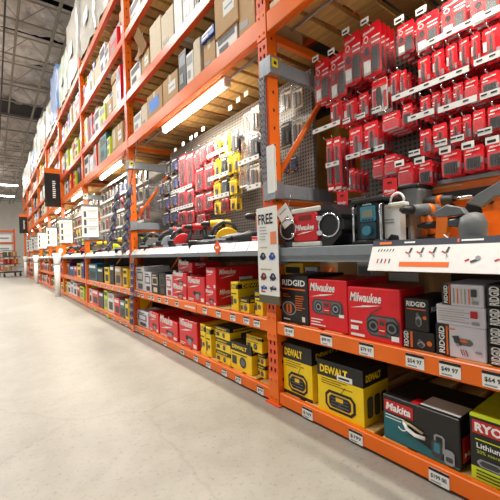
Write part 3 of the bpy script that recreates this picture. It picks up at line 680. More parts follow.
peg2 = pegboard('grey pegboard of red, yellow and navy packs, left of the nearest upright', XB, 1.56, 3.86, 1.02, 2.09, pegw)
C_, Y_, K2, T_, R_, N_, G_ = 'clamp_pack', 'yellow_tool_pack', 'black_tool_pack', 'clear_tool_pack', 'red_accessory_pack', 'blue_accessory_pack', 'lime_tool_pack'
rows2 = [('top', [(C_, 241, 249, 112, 135), (T_, 249.5, 258, 106, 131), (Y_, 213, 219, 136, 153), (Y_, 222, 229, 131, 150), (K2, 230, 238, 130, 152), (R_, 199, 205, 146, 163), (R_, 206, 212, 142, 160), (R_, 194, 198, 150, 170), (R_, 178, 185, 155, 187), (R_, 185.5, 193, 153, 186), (N_, 170, 177, 158, 172), (K2, 164, 169.5, 161, 176)]),
         ('second', [(C_, 239, 248.5, 138, 160), (K2, 249, 258, 134, 157), (Y_, 213, 219, 158, 177), (K2, 220, 225.5, 157, 176), (Y_, 226, 232, 154, 174), (Y_, 232.5, 238, 150, 172), (R_, 194, 203, 168, 191), (R_, 203.5, 212, 166, 189), (N_, 170, 177, 175, 190), (K2, 163, 169.5, 180, 194), (N_, 157, 162.5, 183, 196)]),
         ('third', [(C_, 237, 248, 166, 187), (T_, 248.5, 258, 164, 185), (Y_, 212, 219, 181, 198), (K2, 220, 227, 179, 196), (Y_, 228, 235, 177, 194), (R_, 194, 203, 194, 212), (R_, 203.5, 211, 192, 210), (R_, 177, 185, 190, 208), (R_, 185.5, 193, 189, 207), (N_, 169, 176.5, 194, 207), (N_, 162, 168.5, 197, 210), (K2, 156, 161.5, 199, 211)]),
         ('lowest', [(Y_, 213, 219, 200, 214), (R_, 220, 227, 198, 211), (Y_, 229, 235, 196, 210), (R_, 177, 185, 211, 224), (R_, 185.5, 193, 210, 223), (N_, 169, 176.5, 210, 223), (N_, 162, 168.5, 212, 225), (R_, 196, 204, 214, 226)])]
packs(peg2, rows2, 'second pegboard', 1.52, 2, .05, group='packs on the second pegboard')
packs(peg2, [('upper', [(T_, 279, 290, 88, 112), (T_, 290.5, 301, 86, 108)]), ('middle', [(K2, 279, 290, 122, 148), (T_, 290.5, 301, 118, 142)]), ('lower', [(N_, 281, 288, 158, 174), (N_, 289, 296, 156, 172)])], 'right end of second pegboard', 1.66, 1, group='packs on the second pegboard')
for q in ((207, 156.5, 228, 148), (208, 179.5, 228, 173), (208, 199, 229, 194), (238, 163.5, 259, 157), (247, 188, 261, 185), (171, 191, 192, 187.5), (171, 209.5, 193, 206)):
    strip(peg2, *q, 1.475, .034)
# price holders sticking up along the top edge of the second board
for u, v in ((175, 150), (183, 144), (191, 138), (196, 135), (203, 129), (230, 108), (238, 100), (246, 94)):
    p = at(u, v, 1.55); MB().box(-.025, .025, -.19, -.187, p.z - 1.02 - .016, p.z - 1.02 + .02, paper).build('card_holder', peg2, (peg2.location.y - p.y, 0, 0))

# ------------------------------------------------------------------ second bay: boxes on the two lower shelves
G2K, G2F = 'boxes on the knee-high shelf of the second bay', 'boxes on the lowest shelf of the second bay'
def red_box(label, px, X, zb, d, g, zt=None, pic=True):
    t, w, h = boxpx('tool_carton', label, px, X, zb, d, red, g, zt=zt)
    milw_logo(t, -w * .44, h * .74, w * .7)
    if pic:
        f = Flat(); f.rr(-w * .12, w * .3, h * .28, h * .42, h * .05, dgrey); f.rr(.0, w * .2, h * .12, h * .34, h * .04, greyc); f.disc(-w * .06, h * .36, h * .09, black); f.build('printed_picture', t, (0, -.0012, 0))
    MB().box(w * .3, w * .46, -.0022, -.0012, h * .06, h * .2, paper).build('barcode_patch', t)
    milw_logo(t, .03, h * .66, d * .36, face='right', yo=w / 2 + .0012)
    MB().box(w / 2, w / 2 + .001, d * .5, d * .8, h * .2, h * .48, paper).build('side_label', t)
    lines(t, -w * .44, h * .14, w * .4, 2, h * .06, white, th=.006)
    return t, w, h
def yel_box(label, px, X, zb, d, g, zt=None, top=False):
    t, w, h = boxpx('tool_carton', label, px, X, zb, d, yellow, g, zt=zt)
    MB().box(-w / 2 - .0006, w / 2 + .0006, -.0006, d + .0006, h * .68, h + .0006, blackc).build('black_band', t) if not top else MB().box(-w / 2 - .0006, w / 2 + .0006, -.0006, d + .0006, h * .76, h * .92, blackc).build('black_band', t)
    text('DEWALT', w * .7, h * .14, yellow, t, (-w * .4, -.0018, h * .77), bold=.04, name='brand_lettering')
    text('DEWALT', d * .6, h * .14, yellow, t, (w / 2 + .0018, d * .1, h * .77), 'right', bold=.04, name='side_lettering')
    f = Flat(); f.disc(w * .1, h * .34, min(w, h) * .2, dgrey); f.disc(w * .1, h * .34, min(w, h) * .12, mgrey); f.rect(-w * .42, -w * .2, h * .2, h * .5, dgrey); f.rect(-w * .42, w * .3, h * .58, h * .61, ink); f.build('printed_picture', t, (0, -.0012, 0))
    MB().box(w / 2, w / 2 + .001, d * .3, d * .6, h * .15, h * .5, dgrey).build('side_picture', t)
    return t, w, h
def plain_box(label, px, X, zb, d, m_, acc, g, zt=None):
    t, w, h = boxpx('tool_carton', label, px, X, zb, d, m_, g, zt=zt)
    f = Flat(); f.rr(-w * .38, w * .38, h * .42, h * .8, .004, acc); f.rr(-w * .3, w * .3, h * .48, h * .74, .004, m_); f.rect(-w * .38, w * .2, h * .86, h * .91, acc); f.rr(-w * .2, w * .34, h * .08, h * .3, .006, acc); f.build('printed_panel', t, (0, -.0012, 0))
    f = Flat(); f.rect(d * .1, d * .5, h * .6, h * .75, acc); f.rect(d * .1, d * .7, h * .2, h * .4, acc); f.build('side_print', t, (w / 2 + .0012, 0, 0), 'right')
    return t, w, h
X2 = 1.285
# knee shelf
plain_box('tall white tool carton at the left end of the second bay, knee-high shelf', (136, 144, 267, 292), X2, ZK, .3, whitec, mgrey, G2K)
plain_box('white and grey tool carton, second from left on the knee-high shelf, second bay', (144.6, 151, 272, 294), X2, ZK, .3, lilac, dgrey, G2K)
plain_box('black tool carton with pale panel beside white cartons, knee-high shelf, second bay', (151.6, 158.4, 273, 294), X2, ZK, .3, blackc, cream, G2K)
plain_box('black and olive tool carton, fourth from left, knee-high shelf of the second bay', (159, 165.4, 273, 296), X2, ZK, .3, blackc, olive, G2K)
plain_box('pale tool carton between black and red cartons, knee-high shelf, second bay', (166, 172, 275, 297), X2, ZK, .3, lilac, inkred, G2K)
t, w, h = red_box('red tool carton at the bottom of the left red stack, knee-high shelf, second bay', (172.6, 186.5, 286, 300), X2, ZK, .3, G2K, .585)
red_box('red tool carton in the middle of the left red stack, second bay', (172.6, 186.5, 272, 286), X2, .5855, .3, G2K, .70)
red_box('red tool carton on top of the left red stack, second bay', (178, 192, 264, 272), X2 + .05, .7005, .28, G2K, .79, False)
red_box('large red tool carton with drill picture, knee-high shelf of the second bay', (187.4, 204.5, 277, 303), X2, ZK, .34, G2K)
red_box('lower of two red cartons stacked left of the yellow ones, second bay', (205.4, 216, 286, 306), X2, ZK, .42, G2K, .598)
red_box('upper of two red cartons stacked left of the yellow ones, second bay', (206, 215.5, 266.5, 286), X2, .5985, .42, G2K, .76, False)
yel_box('tall yellow and black tool carton at knee height, left of the hanging sign', (231, 238, 282, 310), X2, ZK, .36, G2K, top=True)
yel_box('small yellow box low in front, knee-high shelf, left of the hanging sign', (240.5, 249, 300, 314), 1.28, ZK, .14, G2K, .57)
yel_box('yellow tool carton stored behind the small yellow box, knee-high shelf', (240.5, 250, 290, 312), 1.45, ZK, .3, G2K, .66)
yel_box('yellow tool carton partly hidden by the hanging sign, knee-high shelf', (254.8, 262.4, 290, 317), X2, ZK, .3, G2K)
plain_box('brown carton at the back of the knee-high shelf, behind red cartons', (215, 232, 262, 280), 1.72, ZK, .3, kraft, orangeI, G2K)
# lowest shelf
plain_box('white tool carton at the left end of the lowest shelf, second bay', (134, 148, 311, 330), X2, ZF, .22, lilac, dgrey, G2F)
red_box('narrow red tool carton, second on the lowest shelf of the second bay', (149.4, 158.4, 312.5, 334), X2, ZF, .3, G2F)
red_box('wide red tool carton with drill picture, lowest shelf of the second bay', (159.8, 177.4, 320, 342), X2, ZF, .22, G2F)
red_box('tall red tool carton beside the yellow cartons, lowest shelf, second bay', (179.6, 197, 320.5, 351), X2, ZF, .2, G2F)
red_box('red tool carton deep inside the lowest shelf behind the red ones, second bay', (190, 212, 312, 340), 1.68, ZF, .3, G2F, pic=False)
yel_box('slim standing yellow carton beside the red carton, lowest shelf, second bay', (200.6, 205.4, 324, 353), X2, ZF, .28, G2F, top=True)
yel_box('slim standing yellow carton, middle of the three slim ones, second bay', (206.2, 211, 327, 357), X2, ZF, .28, G2F, top=True)
yel_box('slim standing yellow carton, rightmost of the three slim ones, second bay', (211.8, 214.6, 328, 360), X2 + .03, ZF, .28, G2F, top=True)
za = ZF
for zt, nm in ((.160, 'bottom'), (.248, 'middle'), (.335, 'top')):
    yel_box(f'black and yellow tool carton, {nm} of the stack of three, lowest shelf', (215.8, 230, 330, 360), X2, za, .32, G2F, zt); za = zt + .0005
yel_box('big yellow tool carton with saw picture on the lowest shelf, second bay', (231, 251.5, 344, 375), X2, ZF, .16, G2F)
yel_box('small yellow carton on top of the big saw carton, beside the upright', (246.5, 262, 341, 359), X2 + .01, at(240, 347, X2).z - .002, .16, G2F, .335, top=True)
yel_box('small yellow carton at floor level beside the upright, bottom of two', (258, 265.4, 370, 384), X2 + .03, ZF, .2, G2F, .155)
yel_box('small yellow carton beside the upright, lying on the bottom one', (258, 265.4, 360, 370), X2 + .03, .1555, .2, G2F, .226)

# ------------------------------------------------------------------ hanging signs and papers at the nearest upright
t = thing('hanging_sign', 'tall white hanging sign reading FREE with blue tool pictures, on the nearest upright', 'sign', (1.222, 1.463, .575), FACE)
MB().box(-.088, .088, 0, .003, .045, .54, paper).build('sign_panel', t)
MB().box(-.088, .088, -.001, .004, 0, .045, olive).build('bottom_strip', t)
text('FREE', .125, .058, ink, t, (-.072, -.0012, .445), bold=.02)
lines(t, -.066, .43, .08, 5, .017, greyc, th=.004); MB().box(.028, .078, -.0012, -.0002, .33, .40, mat('salmon_ink', (238, 140, 96), .5)).build('orange_patch', t)
lines(t, -.066, .318, .09, 1, .01, tan, th=.006); lines(t, -.066, .195, .13, 1, .01, tan, th=.008)
for i, (x, z, m_) in enumerate(((-.04, .265, navy), (.04, .265, blue), (-.04, .15, dred), (.04, .15, navy), (-.04, .09, blue), (.04, .09, navy))):
    f = Flat(); f.disc(x, z, .022 if i < 4 else .012, m_, 10); f.rr(x - .028, x + .026, z - .012, z + .004, .004, m_); f.disc(x + .004, z + .004, .008, greyc, 8); f.line(x - .02, z - .022, x - .008, z, .006, m_); f.build('tool_picture', t, (0, -.0012, 0))
MB().box(-.068, -.03, -.0012, -.0002, .06, .068, inkred).build('red_line_print', t)
MB().box(-.095, -.088, -.002, .004, .43, .5, orangeI).build('edge_tab', t)
t = thing('paper_pad', 'white paper sheets hanging on the side of the nearest upright', 'paper', (1.252, 1.425, 1.19), FACE); t.scale = (1.15, 1, .82)
MB().box(-.026, .022, -.02, -.012, .0, .32, paper).build('sheet', t); MB().box(-.02, .028, -.012, -.006, .01, .31, whitec).build('sheet', t)
p = atY(292, 217, 1.36)
t = thing('price_card', 'tilted white price card hanging over the red radio', 'card', (p.x - .05, 1.36, p.z - .06), FACE)
b = MB().box(-.045, .045, 0, .002, -.06, .06, paper).box(-.02, .02, -.0006, 0, -.02, -.005, greyc).box(-.03, .03, -.0006, 0, .03, .036, greyc)
b.xf(Matrix.Rotation(-.5, 4, 'Y') @ Matrix.Rotation(.1, 4, 'X')); b.xf(Matrix.Translation((0, 0, .06))); b.build('card_sheet', t)
MB().tube([(.02, .001, .1), (.03, .02, .19)], .0015, chrome, 5).build('hang_wire', t)

# tilted graphic board on the front of the display shelf
pA, pB = at(378, 247, 1.262), at(500, 233, 1.262)
t = thing('graphic_board', 'long white graphic board with navy header clipped to the front of the display shelf', 'sign', (1.165, .43, .782), FACE)
xl, xr = .43 - .79, .43 - (-.05); hgt = .118; tilt = math.atan2(.07, hgt)
mat('navy_header', (40, 44, 62), .5); M4 = Matrix.Rotation(-.42, 4, 'X')
def tilted(bb, nm): bb.xf(M4); bb.build(nm, t)
tilted(MB().box(xl, xr, 0, .004, 0, .1, white), 'board_panel'); tilted(MB().box(xl, xr, -.0005, .0045, .1, .124, MATS['navy_header']), 'header_strip')
for i in range(3):
    x = xl + .03 + i * .28
    f = Flat(); f.rect(x, x + .006, .106, .118, orangeI) if i else f.rect(x, x + .05, .107, .117, orangeI); f.b.xf(Matrix.Translation((0, -.001, 0))); tilted(f.b, 'header_mark')
    f = Flat(); f.rect(x + .012 + (.05 if not i else 0), x + .075 + (.05 if not i else 0), .109, .115, white) if i else f.rect(x + .1, x + .14, .109, .115, white); f.b.xf(Matrix.Translation((0, -.001, 0))); tilted(f.b, 'header_print')
for i in range(6): f = Flat(); f.line(xl + .03 + .012 * i, .078, xl + .034 + .012 * i, .088, .004, dgrey); f.b.xf(Matrix.Translation((0, -.0004, 0))); tilted(f.b, 'bit_picture')
for i in range(4): f = Flat(); f.line(xl + .035 + .016 * i, .03, xl + .037 + .016 * i, .048, .005, (inkred, dgrey)[i % 2]); f.b.xf(Matrix.Translation((0, -.0004, 0))); tilted(f.b, 'bit_picture')
for i in range(4):
    x = xl + .14 + .042 * i; f = Flat(); f.line(x, .075, x + .014, .068, .005, inkred); f.line(x + .016, .07, x + .022, .09, .007, dgrey); f.line(x + .016, .066, x + .02, .054, .005, greyc); f.b.xf(Matrix.Translation((0, -.0004, 0))); tilted(f.b, 'tool_picture')
f = Flat(); f.rect(xl + .125, xl + .295, .018, .036, orangeI); f.b.xf(Matrix.Translation((0, -.0004, 0))); tilted(f.b, 'orange_band')
for x in (xl + .34, xl + .42, xl + .5):
    f = Flat(); f.line(x, .04, x + .012, .046, .006, inkred); f.line(x + .016, .036, x + .034, .044, .008, dgrey); f.disc(x + .036, .05, .008, greyc, 8); f.b.xf(Matrix.Translation((0, -.0004, 0))); tilted(f.b, 'tool_picture')

# ------------------------------------------------------------------ radios and tools on the nearest display shelf
ZD0 = .884
t = thing('jobsite_radio', 'red and grey jobsite radio with two round speakers beside the nearest upright', 'radio', (1.27, 1.205, .884), FACE); t.scale = (1.12, 1, 1.0)
W_, H2 = .37, .2
oct_ = lambda w, h, c: [(-w / 2 + c, 0), (w / 2 - c, 0), (w / 2, c), (w / 2, h - c), (w / 2 - c, h), (-w / 2 + c, h), (-w / 2, h - c), (-w / 2, c)]
MB().prism(oct_(W_, H2, .055), .02, .2, dgrey, .012).build('housing', t)
for sx in (-1, 1):
    for top in (0, 1):
        pts = [(sx * W_ * .2, 0), (sx * (W_ / 2 - .05), 0), (sx * W_ / 2 + sx * .004, .055), (sx * W_ / 2 + sx * .004, .075), (sx * (W_ / 2 - .045), .03), (sx * W_ * .2, .03)]
        pts = [(x, H2 - z if top else z) for x, z in pts]
        if (sx > 0) == bool(top): pts = pts[::-1]
        MB().prism(pts, .004, .19, black if sx > 0 or top else dgrey).build('corner_bumper', t)
MB().prism(oct_(.15, .145, .01), .0, .03, redP, .004).build('control_panel', t).location = (-.01, 0, .028)
milw_logo(t, -.07, .085, .115, -.002)
MB().box(-.05, .03, -.001, .002, .135, .16, dred).build('display_window', t)
for nm, z in (('top_grip', H2 - .026), ('bottom_grip', 0)):
    MB().box(-.1, .085, -.002, .2, z, z + .026, mat('pale_grey_plastic', (206, 204, 196), .45), .006).build(nm, t)
for sx in (-1, 1):
    cx = sx * .125
    MB().prism([(cx + .05 * math.cos(a * PI / 10), .1 + .05 * math.sin(a * PI / 10)) for a in range(20)], .006, .03, black, .004).build('speaker_cone', t)
    MB().tube([(cx + .055 * math.cos(a * PI / 12), .004, .1 + .055 * math.sin(a * PI / 12)) for a in range(25)], .005, chrome, 6, cap=False).build('speaker_ring', t)
    for dz in (-.035, .035): MB().tube([(cx - sx * .05, -.004, .1 + dz), (cx - sx * .04, -.012, .1 + dz)], .013, chrome, 8).build('ring_clip', t)
t = thing('jobsite_radio', 'black and teal upright jobsite radio with metal side bars and round dial', 'radio', (1.285, .865, .884), FACE); t.scale = (.98, 1, .98)
MB().prism(rrect(-.062, .062, .01, .185, .012, .012), .01, .13, black, .006).build('housing', t)
MB().prism(rrect(-.036, .04, .1, .168, .006, .006), .004, .012, tealL).build('face_panel', t); MB().box(-.026, .028, .002, .005, .118, .152, mat('lcd_grey', (120, 126, 112), .3)).build('display_window', t)
MB().prism(rrect(-.036, .04, .025, .095, .006, .006), .004, .012, mat('dark_teal_plastic', (28, 60, 74), .4)).build('lower_panel', t)
MB().tube([(.002, .004, .06), (.002, -.012, .06)], .021, tealL, 16).build('tuning_dial', t)
for k in range(4): MB().box(-.028 + .016 * k, -.018 + .016 * k, .001, .004, .104, .11, navy).build('button', t)
for sx in (-1, 1): MB().tube([(sx * .068, .02, .008), (sx * .068, -.002, .02), (sx * .068, -.002, .165), (sx * .068, .02, .18)], .006, chrome, 8).build('side_bar', t)
for z in (.185, 0): MB().box(-.085, .085, .0, .14, z, z + .02, black, .006).build('guard_bumper', t)
text('makita', .045, .009, white, t, (-.022, .003, .172), name='brand_lettering')
t = thing('white_carton', 'white carton with grey print and strap handle standing behind the graphic board', 'box', (1.32, .765, .866), FACE)
MB().box(-.042, .03, 0, .045, 0, .18, whitec, .003).build('carton_body', t); lines(t, -.036, .12, .05, 2, .012, greyc, th=.006); MB().prism([(-.03, 0), (.03, 0), (.02, .05), (-.01, .056), (-.034, .03)], -.001, 0, blackc).build('dark_print', t)
MB().tube([(.03 * math.cos(a) + .015, .01, .19 + .035 * math.sin(a)) for a in [i * PI / 8 for i in range(9)]], .005, white, 6).build('strap_handle', t); MB().box(-.02, .05, -.004, .04, .17, .186, white, .003).build('strap_clip', t)
MB().box(-.018, .045, -.0045, .02, .163, .17, tan).build('strap_band', t)
for label, u, v, X in (('red hang tag on a grey tool bag above the red radio', 342, 203, 1.44), ('red hang tag on a grey tool bag below the hole saw packs', 389.5, 191, 1.44)):
    p = at(u, v, X)
    t = thing('hang_tag', label, 'tag', (X, p.y, p.z - .05), FACE)
    MB().prism([(-.034, 0), (.034, .0), (.036, .105), (-.03, .11)], 0, .003, red).build('tag_sheet', t); MB().box(-.01, .012, -.0008, 0, .083, .092, ink).build('hang_slot', t); milw_logo(t, -.026, .045, .052, -.001)
    t = thing('tool_bag', label.replace('red hang tag on a ', '').replace('tool bag', 'tool bag with black rim'), 'bag', (X + .03, p.y - .02, p.z - .11), FACE)
    MB().prism([(-.09, 0), (.09, 0), (.1, .1), (.085, .125), (-.085, .125), (-.1, .1)], 0, .2, mgrey, .01).build('bag_body', t); MB().box(-.1, .1, -.004, .204, .11, .13, black, .006).build('bag_rim', t)

# ------------------------------------------------------------------ power tools
def drill(label, loc, rz, body, acc, sc=1, cat='drill', group=None):
    t = thing('cordless_drill', label, cat, loc, rz, group); t.scale = (sc,) * 3
    MB().tube([(-.1, 0, .2), (-.095, 0, .2), (-.03, 0, .2), (.04, 0, .2), (.075, 0, .2)], .03, body, 12, [.02, .031, .034, .032, .026]).build('motor_housing', t)
    MB().tube([(.075, 0, .2), (.09, 0, .2), (.13, 0, .2), (.15, 0, .2)], .02, black, 12, [.026, .025, .022, .01]).build('chuck', t)
    MB().tube([(-.02, 0, .19), (-.035, 0, .12), (-.05, 0, .06)], .02, dgrey, 10, [.026, .02, .022]).build('handle', t)
    MB().tube([(-.05, 0, .2), (-.02, 0, .2)], .0352, acc, 12).build('accent_ring', t)
    MB().box(-.105, .015, -.035, .035, 0, .055, black, .006).build('battery', t); MB().box(-.0, .012, -.01, .01, .13, .165, acc, .003).build('trigger', t)
    return t
def circ_saw(label, loc, rz, body, sc=1, group=None):
    t = thing('circular_saw', label, 'saw', loc, rz, group); t.scale = (sc,) * 3
    MB().box(-.14, .15, -.07, .07, 0, .006, steel, .002).build('base_plate', t)
    arc = [(.1 * math.cos(PI * i / 12), .06 + .1 * math.sin(PI * i / 12)) for i in range(13)]
    MB().prism(arc, -.05, -.015, body, .006).build('blade_guard', t)
    MB().prism([(.085 * math.cos(2 * PI * i / 20), .065 + .06 * math.sin(2 * PI * i / 20)) for i in range(20)], -.034, -.031, chrome).build('blade', t)
    MB().tube([(0, -.015, .09), (0, .07, .09), (0, .085, .09)], .045, black, 12, [.048, .045, .03]).build('motor', t)
    MB().tube([(.07, .01, .13), (.05, .01, .19), (-.03, .01, .21), (-.1, .01, .17), (-.13, .01, .11)], .016, dgrey, 8).build('handle', t)
    MB().box(-.16, -.08, -.02, .05, .05, .1, black, .006).build('battery', t)
    return t
def recip(label, loc, rz, body, sc=1, group=None):
    t = thing('reciprocating_saw', label, 'saw', loc, rz, group); t.scale = (sc,) * 3
    MB().tube([(-.05, 0, .1), (0, 0, .1), (.1, 0, .09), (.17, 0, .08)], .03, body, 10, [.035, .042, .036, .024]).build('motor_housing', t)
    MB().tube([(.17, 0, .08), (.24, 0, .075)], .022, black, 10, [.024, .014]).build('nose', t); MB().box(.24, .36, -.001, .001, .066, .084, chrome).build('blade', t)
    MB().tube([(-.04, 0, .12), (-.12, 0, .15), (-.16, 0, .11), (-.13, 0, .05)], .017, dgrey, 8).build('handle', t); MB().box(-.18, -.07, -.035, .035, 0, .05, black, .006).build('battery', t)
    return t
def grinder(label, loc, rz, body, sc=1, group=None):
    t = thing('angle_grinder', label, 'grinder', loc, rz, group); t.scale = (sc,) * 3
    MB().tube([(-.16, 0, .06), (-.06, 0, .055), (.02, 0, .055), (.07, 0, .055)], .03, body, 10, [.03, .026, .034, .03]).build('motor_housing', t)
    MB().box(.06, .12, -.03, .03, .03, .09, steel, .008).build('gear_head', t); MB().tube([(.09, 0, .018), (.09, 0, .024)], .06, dgrey, 16).build('grinding_disc', t); MB().tube([(.09, 0, .004), (.09, 0, .034)], .012, chrome, 8).build('spindle', t)
    MB().tube([(.09, -.03, .07), (.09, -.12, .09)], .013, black, 8).build('side_handle', t); MB().box(-.22, -.14, -.035, .035, .0, .085, black, .006).build('battery', t)
    return t
GT2 = 'power tools on the display shelf of the second bay'
def onshelf(u, X): return at(u, 245, X).y
B2 = [('drill', 'black drill with orange ring at the left end of the display', 142, 1.42, 2.7, dgrey, orangeP, 0.95), ('circ', 'grey circular saw near the left upright of the second bay', 149, 1.4, -0.55, mgrey, None, 0.92),
      ('grinder', 'black and orange angle grinder beside the grey circular saw', 156, 1.42, -0.5, orangeP, None, 0.8), ('recip', 'silver reciprocating saw pointing up the aisle, second bay', 165, 1.4, 2.55, galv, None, 0.72),
      ('circ', 'small silver circular saw with black motor, beside silver reciprocating saw', 172, 1.4, -0.55, galv, None, 0.92), ('drill', 'black drill with red ring between silver and red saws', 179, 1.42, -0.45, dgrey, redP, 0.95),
      ('circ', 'red circular saw with black motor, second bay display', 186, 1.4, -0.55, redP, None, 0.92),
      ('drill', 'red upright drill standing behind the red circular saw', 195, 1.42, -0.45, redP, redP, 0.95), ('drill', 'red drill with black ring in the middle of the display', 204, 1.42, 2.7, redP, black, 0.95),
      ('grinder', 'black angle grinder with silver head beside the red tools', 210, 1.42, -0.5, dgrey, None, 0.8), ('drill', 'yellow drill with black chuck above the orange diamond card', 217, 1.42, 2.7, yellowP, black, 0.95),
      ('circ', 'yellow circular saw with dark base, second bay display', 228, 1.4, -0.55, yellowP, None, 0.92), ('recip', 'grey reciprocating saw behind the yellow circular saw', 235, 1.4, 2.55, mgrey, None, 0.72),
      ('recip', 'long grey and black saw lying left of the FREE sign', 244, 1.4, 2.55, dgrey, None, 0.72), ('drill', 'yellow drill standing nearest to the FREE sign', 251, 1.42, 2.7, yellowP, black, 0.95)]
BI = 0
for kd, lab, u, X, rz, m_, acc, sc in B2:
    loc = (X, UY[2] - .2 - (UY[2] - UY[1] - .42) * BI / 14, ZD); BI += 1
    if kd == 'drill': drill(lab, loc, rz, m_, acc, sc, group=GT2)
    elif kd == 'circ': circ_saw(lab, loc, rz, m_, sc, GT2)
    elif kd == 'recip': recip(lab, loc, rz, m_, sc, GT2)
    else: grinder(lab, loc, rz, m_, sc, GT2)
t = thing('sale_card', 'orange diamond-shaped card on the front of the second display shelf', 'card', (1.228, at(217, 247, 1.228).y, .862), FACE)
MB().prism([(0, -.01), (.05, .042), (0, .095), (-.05, .042)], 0, .002, mat('sale_orange', (250, 96, 36), .5)).build('card_sheet', t); MB().box(-.022, .022, -.0008, 0, .036, .048, paper).build('print_line', t)
t = thing('small_box', 'small red box with white logo standing behind the price cards left of the FREE sign', 'box', (1.285, 1.66, ZD), FACE)
MB().box(-.03, .03, 0, .03, 0, .055, red, .002).build('carton_body', t); milw_logo(t, -.022, .03, .044)

# orange display stand with tools at the right end of the nearest shelf
y0, y1, zb, zt = span(418, 560, 187, 240, 1.6)
t = thing('display_stand', 'orange display stand with grey edge behind the grey and orange tools', 'display', (1.6, (.8 + .1) / 2, .866), FACE)
MB().box(-.35, .35, 0, .012, 0, .27, orangeP, .002).build('back_panel', t); MB().box(-.35, .35, -.02, .014, .27, .29, grey, .003).build('top_edge', t)
MB().box(-.35, -.335, -.1, .0, 0, .28, grey, .003).build('side_edge', t); MB().box(-.335, .35, -.24, 0, 0, .03, wood, .003).build('wood_plinth', t); MB().box(-.335, .35, -.012, -.001, .2, .235, blackc).build('dark_band', t)
lines(t, -.3, .262, .2, 1, .02, tan, y=-.0012, th=.006)
GR = 'grey and orange tools on the orange stand'
p = at(410, 236, 1.42)
t = drill('grey impact driver with orange grip standing upright left on the stand', (1.38, at(424, 230, 1.38).y, .866), 2.8, mgrey, orangeP, .74, 'driver', GR)
MB().tube([(-.022, 0, .17), (-.034, 0, .12), (-.046, 0, .07)], .0235, orangeP, 10).build('orange_grip', t)
p = at(445, 200, 1.53)
t = thing('multi_tool', 'dark multi tool with orange ring mounted horizontally on the orange stand', 'power tool', (1.53, p.y, p.z), FACE, GR)
MB().tube([(-.1, 0, 0), (-.085, 0, 0), (-.02, 0, 0), (.03, 0, 0)], .02, dgrey, 12, [.016, .024, .023, .016]).build('motor_housing', t); MB().tube([(-.03, 0, 0), (-.01, 0, 0)], .0245, orangeP, 12).build('accent_ring', t)
MB().tube([(-.105, 0, 0), (-.095, 0, 0)], .021, orangeP, 12).build('end_ring', t); MB().tube([(.03, 0, 0), (.1, 0, 0), (.105, 0, 0)], .007, chrome, 8, [.011, .008, .004]).build('shaft', t)
for x in (-.06, .02): MB().tube([(x, .006, -.018), (x, .055, -.03)], .006, black, 6).build('mount_peg', t)
p = at(472, 226, 1.37) + Vector((0, .06, 0))
t = thing('right_angle_drill', 'grey drill with large round motor and orange handle, front of the orange stand', 'drill', (1.37, p.y, .866), FACE, GR); t.scale = (.84, .84, .84)
MB().tube([(.075, 0, .0), (.075, 0, .03), (.075, 0, .09), (.07, 0, .125), (.068, 0, .138)], .05, mgrey, 16, [.04, .052, .054, .044, .02]).build('round_motor', t)
MB().tube([(.05, 0, .105), (-.02, 0, .105), (-.06, 0, .1)], .02, steel, 10, [.03, .02, .018]).build('gear_neck', t)
MB().prism([(-.075, .03), (-.05, .01), (-.02, .06), (-.012, .135), (-.065, .14)], -.022, .022, orangeP, .006).build('orange_handle', t)
MB().prism([(-.09, .15), (-.02, .185), (.04, .165), (.06, .135), (-.06, .13)], -.024, .024, mgrey, .006).build('top_cover', t)
MB().tube([(-.06, 0, .1), (-.13, 0, .1), (-.16, 0, .1)], .015, black, 10, [.018, .016, .008]).build('chuck', t)
MB().tube([(-.03, -.03, .05), (.0, -.045, .03), (.03, -.055, .01), (.04, -.06, .0)], .0035, white, 6).build('white_cord', t); MB().box(-.09, .02, -.03, .03, 0, .012, white, .003).build('mount_block', t)
p = at(487, 193, 1.45)
t = thing('oscillating_tool', 'grey oscillating tool with black blade above the grey drill, right photo edge', 'power tool', (1.46, p.y, p.z - .03), FACE, GR)
MB().prism([(-.07, .0), (-.03, .03), (.06, .075), (.12, .07), (.12, .03), (.02, .01), (-.02, -.02)], -.02, .02, mgrey, .006).build('motor_housing', t); MB().prism([(-.1, -.045), (-.02, -.04), (-.03, .012), (-.06, .012)], -.004, .004, black).build('blade', t); MB().prism([(-.06, -.035), (.08, -.03), (.1, -.005), (-.02, -.002)], .03, .05, orangeP, .004).build('orange_body', t)
MB().tube([(0, .02, .0), (0, .13, -.02)], .008, black, 6).build('mount_peg', t)
t = thing('mitre_sheet', 'white instruction sheet standing at the right end of the orange stand', 'paper', (1.5, .38, .866), FACE)
MB().box(-.06, .06, 0, .003, 0, .09, paper).build('sheet', t); lines(t, -.05, .08, .09, 4, .014, greyc, th=.004)

